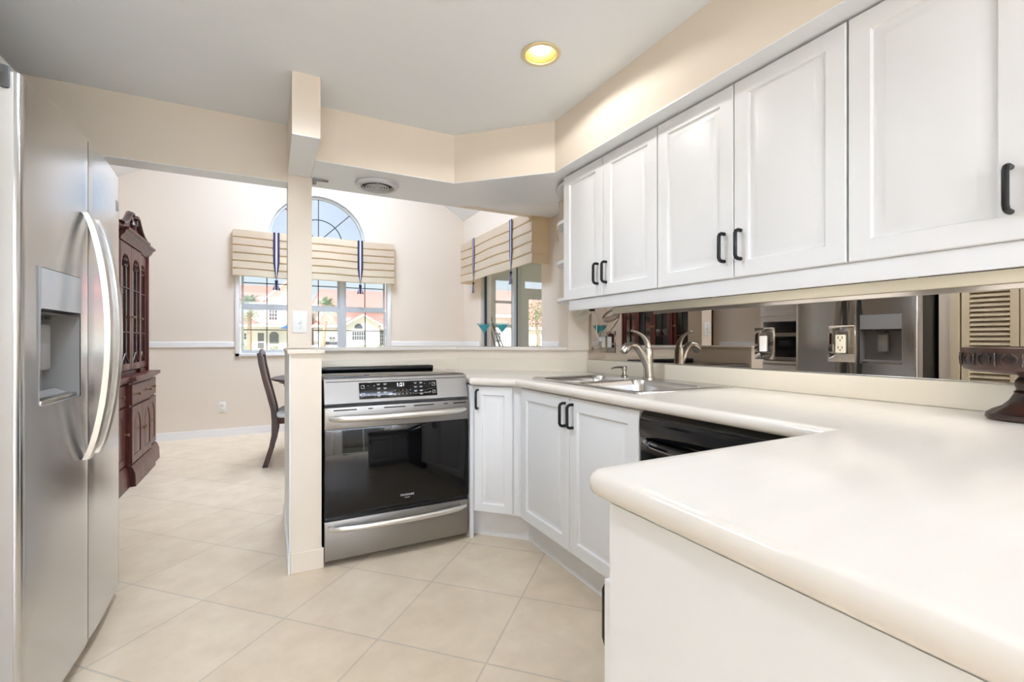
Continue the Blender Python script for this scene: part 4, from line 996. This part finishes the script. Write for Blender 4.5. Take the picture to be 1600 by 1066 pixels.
# upper case: back, sides, shelves, posts
b = NB(); box(b, -1.438, -1.42, 4.16, 5.42, .832, 1.91)
for y in (4.15, 5.41): box(b, -1.438, -1.05, y, y+.02, .832, 1.91)
for y in (4.455, 5.112): box(b, -1.438, -1.03, y, y+.012, .832, 1.91)
box(b, -1.438, -1.03, 4.15, 5.43, 1.88, 1.91); box(b, -1.438, -1.03, 4.15, 5.43, .832, .86)
for y in (4.15, 4.445, 5.105, 5.405): box(b, -1.045, -1.008, y, y+.03, .832, 1.91, .004)
part('hutch_case', b, CHERRY, t)
b = NB(); 
for z in (1.17, 1.52): box(b, -1.42, -1.07, 4.17, 5.41, z, z+.012)
part('shelf', b, CHERRY, t)
for y0, y1, xu, k in ((4.165, 4.445, -1.035, 0), (4.475, 4.787, -1.005, 0), (4.793, 5.105, -1.005, 1), (5.135, 5.41, -1.025, 1)):
    b = NB(); z0, z1 = .87, 1.875; xa = xu-.02
    box(b, xa, xu, y0, y0+.045, z0, z1, .003); box(b, xa, xu, y1-.045, y1, z0, z1, .003); box(b, xa, xu, y0+.045, y1-.045, z0, z0+.055, .003)
    # arched head rail
    w_ = y1-y0-.09; n = 12; yc = (y0+y1)/2; M = Matrix.Translation((xa, 0, 0)) @ Matrix.Rotation(PI/2, 4, 'Z') @ Matrix.Rotation(PI/2, 4, 'X')
    A = [(yc-w_/2*math.cos(PI*i/n), z1-.19+.11*math.sin(PI*i/n)) for i in range(n+1)]
    for i in range(n): prism(b, [A[i], A[i+1], (A[i+1][0], z1), (A[i][0], z1)], 0, .02, M)
    d = part('glass_door', b, CHERRY, t)
    b = NB(); box(b, xa+.008, xa+.011, y0+.045, y1-.045, z0+.055, z1-.08); part('glass_pane', b, CGLASS, d)
    b = NB()   # trefoil tracery and glazing bars
    for dy, dz in ((-.028, 0), (.028, 0), (0, .04)):
        pts = [(xu-.004, yc+dy+.026*math.cos(2*PI*j/14), z1-.15+dz+.026*math.sin(2*PI*j/14)) for j in range(15)]; tube(b, pts, .007, 6)
    tube(b, [(xu-.006, yc, z0+.055), (xu-.006, yc, z1-.17)], .006, 6)
    for z in (1.17, 1.52): tube(b, [(xu-.006, y0+.045, z+.006), (xu-.006, y1-.045, z+.006)], .005, 6)
    tube(b, [(xu-.006, y0+.05, z0+.06), (xu-.006, yc, z0+.14), (xu-.006, y1-.05, z0+.06)], .006, 6); part('tracery', b, CHERRYB, d)
    knob(d, (xu-.001, (y1-.022) if k == 0 else (y0+.022), 1.30))
b = NB()
for y0, y1, xf, xu in secs:
    rings = [[(xu+d, y, z) for d, z in ((-.03, 1.88), (.004, 1.88), (.008, 1.90), (.03, 1.925), (.036, 1.945), (.055, 1.955), (.058, 1.97), (-.03, 1.97))] for y in (y0-.02, y1+.02)]; loft(b, rings)
box(b, -1.438, -1.03, 4.14, 5.44, 1.91, 1.97); part('cornice', b, CHERRY, t)
# broken scroll pediment with a finial
b = NB(); M = Matrix.Translation((-1.03, 0, 0)) @ Matrix.Rotation(PI/2, 4, 'Z') @ Matrix.Rotation(PI/2, 4, 'X'); yc = 4.79
pl = [(4.44, 1.968), (4.44, 1.99), (4.52, 2.0), (4.6, 2.03), (4.66, 2.075), (4.70, 2.09), (4.72, 2.06), (4.74, 2.01), (4.79, 1.99), (4.84, 2.01), (4.86, 2.06), (4.88, 2.09), (4.92, 2.075), (4.98, 2.03), (5.06, 2.0), (5.14, 1.99), (5.14, 1.968)]
for i in range(len(pl)-3): 
    a, c = pl[i+1], pl[i+2]; prism(b, [(a[0], 1.965), (c[0], 1.965), c, a], 0, .03, M)
pd = part('pediment', b, CHERRY, t)
b = NB()
for s in (-1, 1):
    cur = [(yc+s*q, z) for q, z in ((.36, 1.985), (.29, 1.998), (.21, 2.03), (.15, 2.075), (.105, 2.112), (.07, 2.118), (.055, 2.095))]
    for dx, r_ in ((.0, .02), (.018, .016), (.03, .012)): tube(b, [(-1.0+dx*.7, y, z+.012+.004*dx) for y, z in cur], r_, 8)
    lathe(b, [(.001, -.01), (.026, -.01), (.03, 0), (.026, .04), (.001, .042)], (0, 0, 0), 16, Matrix.Translation((-1.02, yc+s*.075, 2.085)) @ Matrix.Rotation(PI/2, 4, 'Y'))
part('scroll', b, CHERRYB, pd)
b = NB(); lathe(b, [(.02, 0), (.026, .02), (.014, .035), (.03, .06), (.034, .08), (.022, .11), (.008, .135), (.001, .145)], (-1.005, yc, 1.97), 16); part('finial', b, CHERRYB, pd)
# china on the shelves
k = 0
for z in (.861, 1.183, 1.533):
    for y in (4.25, 4.37, 4.60, 4.79, 4.98, 5.28):
        
        b = NB(); lathe(b, [(.025, 0), (.028, .006), (.05, .04), (.056, .085), (.052, .085), (.045, .045), (.001, .012)], (-1.27, y, z), 16)
        single('china_bowl', b, WHITEP, 'white china bowl behind the glass of the china cabinet', 'bowl', 'china bowls on the china cabinet shelves', (-1.27, y, z))

# =================================================================== SCREENED PORCH outside the side window
struct('floor_porch', box(NB(), XD+.16, 6.2, 2.5, 8.2, -.1, -.02), PAVE)
struct('ceiling_porch', box(NB(), XD+.16, 6.3, 2.4, 8.3, 2.62, 2.7), PORCH)
b = NB(); y0, y1 = 8.0, 8.12
# far porch wall with a narrow window and a glazed door under a transom
box(b, XD+.16, 3.80, y0, y1, -.02, 2.62); box(b, 3.80, 4.22, y0, y1, -.02, .95); box(b, 3.80, 4.22, y0, y1, 2.32, 2.62); box(b, 4.22, 4.46, y0, y1, -.02, 2.62)
box(b, 4.46, 5.1, y0, y1, 2.29, 2.62); box(b, 4.46, 5.1, y0, y1, 2.02, 2.14); box(b, 5.1, 6.2, y0, y1, -.02, 2.62)
struct('wall_porch', b, PORCH)
b = NB(); box(b, 6.2, 6.3, 2.5, 8.0, -.02, .9); box(b, 6.2, 6.3, 2.5, 8.0, 2.35, 2.62)
for y in (2.5, 4.3, 6.1, 7.9): box(b, 6.2, 6.3, y, y+.1, .9, 2.35)
struct('wall_porch_side', b, PORCH)
wn = empty_struct('window_4'); b = NB()
for x0, x1, z0, z1 in ((3.80, 3.83, .95, 2.32), (4.19, 4.22, .95, 2.32), (3.80, 4.22, .95, 1.0), (3.80, 4.22, 1.36, 1.42), (3.80, 4.22, 1.83, 1.88), (3.80, 4.22, 2.27, 2.32)): box(b, x0, x1, 8.02, 8.08, z0, z1)
part('sash', b, ALU, wn); b = NB(); box(b, 3.83, 4.19, 8.048, 8.052, 1.0, 2.27); part('window_pane', b, GLASS, wn)
dr = empty_struct('door_3'); b = NB()
for x0, x1, z0, z1 in ((4.46, 4.56, 0, 2.02), (5.0, 5.1, 0, 2.02), (4.56, 5.0, 0, 1.0), (4.56, 5.0, 1.93, 2.02)): box(b, x0, x1, 8.03, 8.07, z0, z1)
part('door_leaf', b, PORCH, dr); b = NB(); box(b, 4.56, 5.0, 8.048, 8.052, 1.0, 1.93); part('window_pane', b, GLASS, dr)
b = NB(); box(b, 4.46, 5.1, 8.048, 8.052, 2.14, 2.29); part('transom_pane', b, GLASS, dr)
rods = [((3.95, 7.45, -.02), (3.61, 7.97, 1.86), 'tallest thin fishing rod leaning on the porch wall'), ((3.86, 7.5, -.02), (3.60, 7.97, 1.66), 'second tallest fishing rod leaning on the porch wall'), ((4.05, 7.4, -.02), (3.70, 7.97, 1.48), 'middle fishing rod leaning on the porch wall'), ((4.13, 7.3, -.02), (3.765, 7.97, 1.40), 'shortest fishing rod, leaning nearest the porch window')]
for p0, p1, lab in rods:
    b = NB(); tube(b, [p0, tuple((a+c)/2 for a, c in zip(p0, p1)), p1], [.013, .011, .007], 8)
    single('fishing_rod', b, RODM, lab, 'fishing rod', 'fishing rods on the porch', p0)

# =================================================================== OUTDOORS, seen through the far window
b = NB(); box(b, -70, 90, 8.3, 120, -.25, -.1); box(b, -70, XL-.16, -60, 8.3, -.25, -.1); box(b, 6.4, 90, -60, 8.3, -.25, -.1); box(b, XL-.16, 6.4, -60, YB-.2, -.25, -.1); struct('ground', b, GRASS)
b = NB(); box(b, -60, 80, 30, 41, -.1, -.06); struct('ground_road', b, PAVE)
def gable(bm, x0, x1, y0, y1, z0, ze, zp):
    M = Matrix.Translation((0, y1, 0)) @ Matrix.Rotation(PI/2, 4, 'X'); prism(bm, [(x0, z0), (x1, z0), (x1, ze), ((x0+x1)/2, zp), (x0, ze)], 0, y1-y0, M)
def gable_roof(bm, x0, x1, y0, y1, ze, zp, o=.35, th=.18):
    M = Matrix.Translation((0, y1+.3, 0)) @ Matrix.Rotation(PI/2, 4, 'X'); xc = (x0+x1)/2; k = (zp-ze)/(xc-x0)
    for s in (-1, 1):
        xe = xc+s*(xc-x0+o); prism(bm, [(xe, ze-k*o), (xc, zp), (xc, zp+th), (xe, ze-k*o+th)], 0, y1-y0+.6, M)
def hwin(parent, x0, x1, z0, z1, y, nx, nz):
    b = NB(); t_ = .06
    box(b, x0-t_, x1+t_, y-.05, y+.02, z0-t_, z1+t_); f = part('window', b, STUCCOW, parent)
    b = NB(); 
    for i in range(nx):
        for j in range(nz):
            a = x0+(x1-x0)*i/nx+.02; c = x0+(x1-x0)*(i+1)/nx-.02; d = z0+(z1-z0)*j/nz+.02; e = z0+(z1-z0)*(j+1)/nz-.02; box(b, a, c, y-.06, y-.045, d, e)
    part('pane', b, HWIN, f)
# two-storey house at the left
t = thing('house', 'cream two-storey house with red tiled roof, left through the far window', 'house', (0, 52, -.1))
b = NB(); gable(b, -.45, 3.1, 48.2, 60, -.1, 5.0, 6.6); box(b, -9, -.45, 50, 60, -.1, 4.9); part('wall', b, STUCCO, t)
b = NB(); gable_roof(b, -.45, 3.1, 48.2, 60, 5.0, 6.6, .35, .14); part('roof', b, ROOFT, t)
b = NB(); prism(b, [(-9, 4.9), (2, 4.9), (2, 6.5), (-8, 6.5)], 0, .3, Matrix.Translation((0, 52.3, 0)) @ Matrix.Rotation(PI/2, 4, 'X')); loft(b, [[(-9.4, 49.6, 4.85), (2.5, 49.6, 4.85), (2.5, 60, 4.85), (-9.4, 60, 4.85)], [(-7, 54, 6.6), (1.5, 54, 6.6), (1.5, 56, 6.6), (-7, 56, 6.6)]]); part('roof', b, ROOFT, t)
b = NB(); gable_roof(b, -.45, 3.1, 48.0, 48.2, 4.86, 6.5, .38, .16); part('fascia', b, STUCCOW, t)
hwin(t, -.1, .56, 3.0, 3.95, 48.2, 3, 3)
b = NB(); loft(b, [[(-5, 45.4, 2.5), (3.4, 45.4, 2.5), (3.4, 48.2, 2.5), (-5, 48.2, 2.5)], [(-4.4, 46.2, 2.62), (-.75, 46.2, 2.62), (-.75, 48.1, 2.62), (-4.4, 48.1, 2.62)], [(-3.6, 47.3, 3.3), (-1.9, 47.3, 3.3), (-1.9, 48, 3.3), (-3.6, 48, 3.3)]]); part('porch_roof', b, ROOFT, t)
b = NB(); box(b, -5.1, 3.5, 45.3, 48.2, 2.3, 2.5); part('eave_band', b, STUCCOW, t)
b = NB(); box(b, -5, 3.3, 46.6, 47.9, -.1, 2.3); part('porch_wall', b, STUCCO, t)
b = NB(); box(b, -1.1, -.38, 46.52, 46.6, .3, 1.9); d = part('door', b, STUCCOW, t)
b = NB(); box(b, -.98, -.5, 46.49, 46.53, .42, .92); box(b, -.98, -.5, 46.49, 46.53, 1.05, 1.78); part('screen', b, SCREEN, d)
b = NB(); prism(b, [(-.07, .85), (.66, .85), (.66, 1.65), (.5, 1.85), (.29, 1.9), (.08, 1.85), (-.07, 1.65)], 0, .06, Matrix.Translation((0, 46.6, 0)) @ Matrix.Rotation(PI/2, 4, 'X')); part('window', b, SCREEN, t)
hwin(t, -2.2, -1.85, 1.2, 1.75, 46.6, 2, 2); hwin(t, 1.3, 1.8, .9, 1.75, 46.6, 2, 2)
# right-hand house with a garage gable
t = thing('house', 'cream house with garage gable and big red roof, right through the far window', 'house', (8, 54, -.1))
b = NB(); box(b, 4.0, 16, 52, 62, -.1, 4.3); gable(b, 6.62, 9.85, 48.2, 54, -.1, 2.75, 3.66); box(b, 3.8, 6.6, 49.5, 53, -.1, 2.55); box(b, 9.85, 14, 50, 53, -.1, 2.45); part('wall', b, STUCCO, t)
b = NB(); loft(b, [[(3.7, 51.2, 4.35), (17, 51.2, 4.35), (17, 63, 4.35), (3.7, 63, 4.35)], [(5.0, 56, 6.9), (14, 56, 6.9), (14, 58, 6.9), (5.0, 58, 6.9)]])
gable_roof(b, 6.62, 9.85, 48.2, 54, 2.75, 3.66, .3, .12); part('roof', b, ROOFT, t)
b = NB(); loft(b, [[(3.65, 49, 2.6), (6.9, 49, 2.6), (6.9, 53, 2.6), (3.65, 53, 2.6)], [(4.6, 52, 3.6), (6.6, 52, 3.6), (6.6, 52.6, 3.6), (4.6, 52.6, 3.6)]]); loft(b, [[(9.9, 49.4, 2.5), (14.4, 49.4, 2.5), (14.4, 53, 2.5), (9.9, 53, 2.5)], [(10.2, 51.8, 3.4), (14, 51.8, 3.4), (14, 52, 3.4), (10.2, 52, 3.4)]]); part('porch_roof', b, ROOFT, t)
b = NB(); gable_roof(b, 6.62, 9.85, 47.9, 48.1, 2.68, 3.58, .33, .14); box(b, 3.65, 6.6, 48.95, 49.1, 2.42, 2.62); box(b, 9.9, 14.4, 49.3, 49.45, 2.3, 2.52); box(b, 8.8, 17, 51.1, 51.25, 4.2, 4.42); part('fascia', b, STUCCOW, t)
b = NB(); prism(b, [(7.42+.82*i/12 if False else 7.82+.4*math.cos(PI*i/12), 2.32+.46*math.sin(PI*i/12)) for i in range(13)], 0, .06, Matrix.Translation((0, 48.2, 0)) @ Matrix.Rotation(PI/2, 4, 'X')); part('arched_window', b, HWIN, t)
hwin(t, 7.2, 8.5, 1.15, 2.02, 48.2, 6, 2); hwin(t, 10.3, 10.65, .6, 2.1, 50, 2, 4); hwin(t, 5.2, 5.8, .9, 1.5, 49.5, 2, 2)
# blue umbrella
t = thing('patio_umbrella', 'blue patio umbrella in front of the cream two-storey house', 'umbrella', (1.75, 44.1, -.1))
b = NB(); lathe(b, [(1.0, 2.15), (.02, 2.75), (.01, 2.72), (.98, 2.13)], (1.75, 44.1, 0), 8); part('canopy', b, BLUE, t)
b = NB(); tube(b, [(1.75, 44.1, -.1), (1.75, 44.1, 2.7)], .025, 8); part('pole', b, STUCCOW, t)
# palms
def palm(x, y, h, cr, seed, label, lean=.0):
    random.seed(seed); t = thing('palm_tree', label, 'tree', (x, y, -.1))
    b = NB(); tube(b, [(x, y, -.1), (x+lean*.4, y, h*.4), (x+lean*.8, y, h*.75), (x+lean, y, h)], [.19, .15, .14, .17], 12); part('trunk', b, BARK, t)
    b = NB(); c = Vector((x+lean, y, h))
    for k in range(64):
        az = random.random()*2*PI; el = R(random.uniform(-50, 75)); L_ = cr*random.uniform(.65, 1.05)
        d = Vector((math.cos(az)*math.cos(el), math.sin(az)*math.cos(el), math.sin(el))); side = d.cross(Vector((0, 0, 1))).normalized(); pts = []
        for i in range(6):
            f = i/5; pts.append(c + d*L_*f - Vector((0, 0, 1))*L_*.45*f*f)
        for s in (-1, 1):
            for i in range(1, 5):
                for f in (0, .5):
                    p = pts[i]*(1-f)+pts[i+1]*f; q = p + side*s*L_*.26*(1-.1*i) + d*L_*.12 - Vector((0, 0, L_*.10)); u_ = (pts[i+1]-pts[i]).normalized()*L_*.035
                    b.faces.new([b.verts.new(v) for v in (p-u_, p+u_, q)])
        tube(b, pts, [.018, .016, .013, .01, .007, .003], 4)
    part('fronds', b, PALM, t); return t
palm(-1.42, 40.5, 3.95, 1.5, 3, 'palm tree with a grey trunk, left through the far window', .02)
palm(3.72, 40.2, 3.95, 1.55, 5, 'palm tree right of the post through the far window', .28)
t = thing('house', 'cream house with pink-red roof seen through the porch window and door', 'house', (28, 55, -.1))
b = NB(); box(b, 21.5, 40, 50, 60, -.1, 4.0); box(b, 26.2, 40, 47, 50, -.1, 2.5); part('wall', b, STUCCO, t)
b = NB(); loft(b, [[(21, 49.4, 4.1), (41, 49.4, 4.1), (41, 61, 4.1), (21, 61, 4.1)], [(22.5, 54, 7.6), (38, 54, 7.6), (38, 56, 7.6), (22.5, 56, 7.6)]]); part('roof', b, ROOFT, t)
b = NB(); loft(b, [[(25.8, 46.6, 2.6), (41, 46.6, 2.6), (41, 50, 2.6), (25.8, 50, 2.6)], [(27.5, 49, 4.2), (40, 49, 4.2), (40, 50, 4.2), (27.5, 50, 4.2)]]); part('porch_roof', b, ROOFT, t)
b = NB(); box(b, 21, 41, 49.25, 49.4, 3.85, 4.15); part('fascia', b, STUCCOW, t)
b = NB(); box(b, 25.8, 41, 46.45, 46.6, 2.35, 2.65); part('fascia', b, STUCCOW, t)
hwin(t, 23.2, 24.5, .9, 2.1, 50, 4, 3)
def bush(x, y, r_, h, seed, label):
    random.seed(seed); b = NB()
    for k in range(260):
        a = random.random()*2*PI; f = math.sqrt(random.random()); z = random.random(); rr = r_*f*math.sqrt(max(0, 1-z*z*.8)); p = Vector((x+rr*math.cos(a), y+rr*.7*math.sin(a), -.1+h*z)); s = .09
        n1 = Vector((random.uniform(-1, 1), random.uniform(-1, 1), random.uniform(-1, 1)))*s; n2 = Vector((random.uniform(-1, 1), random.uniform(-1, 1), random.uniform(-1, 1)))*s
        b.faces.new([b.verts.new(v) for v in (p, p+n1, p+n2)])
    return single('shrub', b, LEAF, label, 'shrub', 'shrubs before the houses', (x, y, -.1))
for i, (x, y, r_, h, lab) in enumerate(((.3, 42.5, .5, .75, 'low green shrub under the arched porch window'), (1.75, 42.5, .5, .7, 'low green shrub right of the arched porch window'), (-2.0, 44.5, .35, 1.0, 'green shrub at the foot of the left palm'), (5.3, 45, 1.0, 1.35, 'broad green shrub right of the second palm'), (6.6, 46.5, .45, .8, 'low green shrub at the left of the garage gable'), (8.0, 46.5, .7, .72, 'low green shrub in front of the triple window'), (9.5, 46.5, .5, .8, 'low green shrub at the right of the garage gable'))): bush(x, y, r_, h, 20+i, lab)
random.seed(77); t = thing('tree', 'light green leafy tree beyond the porch door', 'tree', (16.6, 28, -.1))
b = NB(); tube(b, [(16.6, 28, -.1), (16.7, 28, 1.2), (16.5, 28, 2.6)], [.16, .12, .07], 8); part('trunk', b, BARK, t)
b = NB()
for k in range(900):
    d = Vector((random.gauss(0, .5), random.gauss(0, .5), random.gauss(0, .55))); p = Vector((16.75, 28, 3.0)) + d*1.1
    n1 = Vector((random.uniform(-1, 1), random.uniform(-1, 1), random.uniform(-1, 1)))*.13; n2 = Vector((random.uniform(-1, 1), random.uniform(-1, 1), random.uniform(-1, 1)))*.13
    b.faces.new([b.verts.new(v) for v in (p, p+n1, p+n2)])
part('foliage', b, LEAF, t)
bush(15.4, 26.5, .7, .9, 55, 'low green shrub beyond the porch door')
# white car parked across the road
t = thing('car', 'white car parked in front of the houses beyond the road', 'car', (4.9, 41.5, -.08))
prof = [(3.0, .2), (6.6, .2), (6.75, .45), (6.6, .68), (5.9, .78), (5.3, 1.12), (4.0, 1.15), (3.5, .85), (3.0, .75), (2.9, .45)]
b = NB(); prism(b, prof, 0, 1.6, Matrix.Translation((0, 42.4, -.06)) @ Matrix.Rotation(PI/2, 4, 'X')); part('body', b, CAR, t)
for x in (3.7, 6.0): b = NB(); lathe(b, [(.001, -.1), (.27, -.1), (.27, .1), (.001, .1)], (0, 0, 0), 20, Matrix.Translation((x, 40.9, .21)) @ Matrix.Rotation(PI/2, 4, 'X')); part('wheel', b, BLACKP, t)
b = NB(); prism(b, [(3.75, .84), (5.62, .8), (5.2, 1.06), (4.08, 1.08)], 0, .02, Matrix.Translation((0, 40.8, -.06)) @ Matrix.Rotation(PI/2, 4, 'X')); part('side_window', b, HWIN, t)
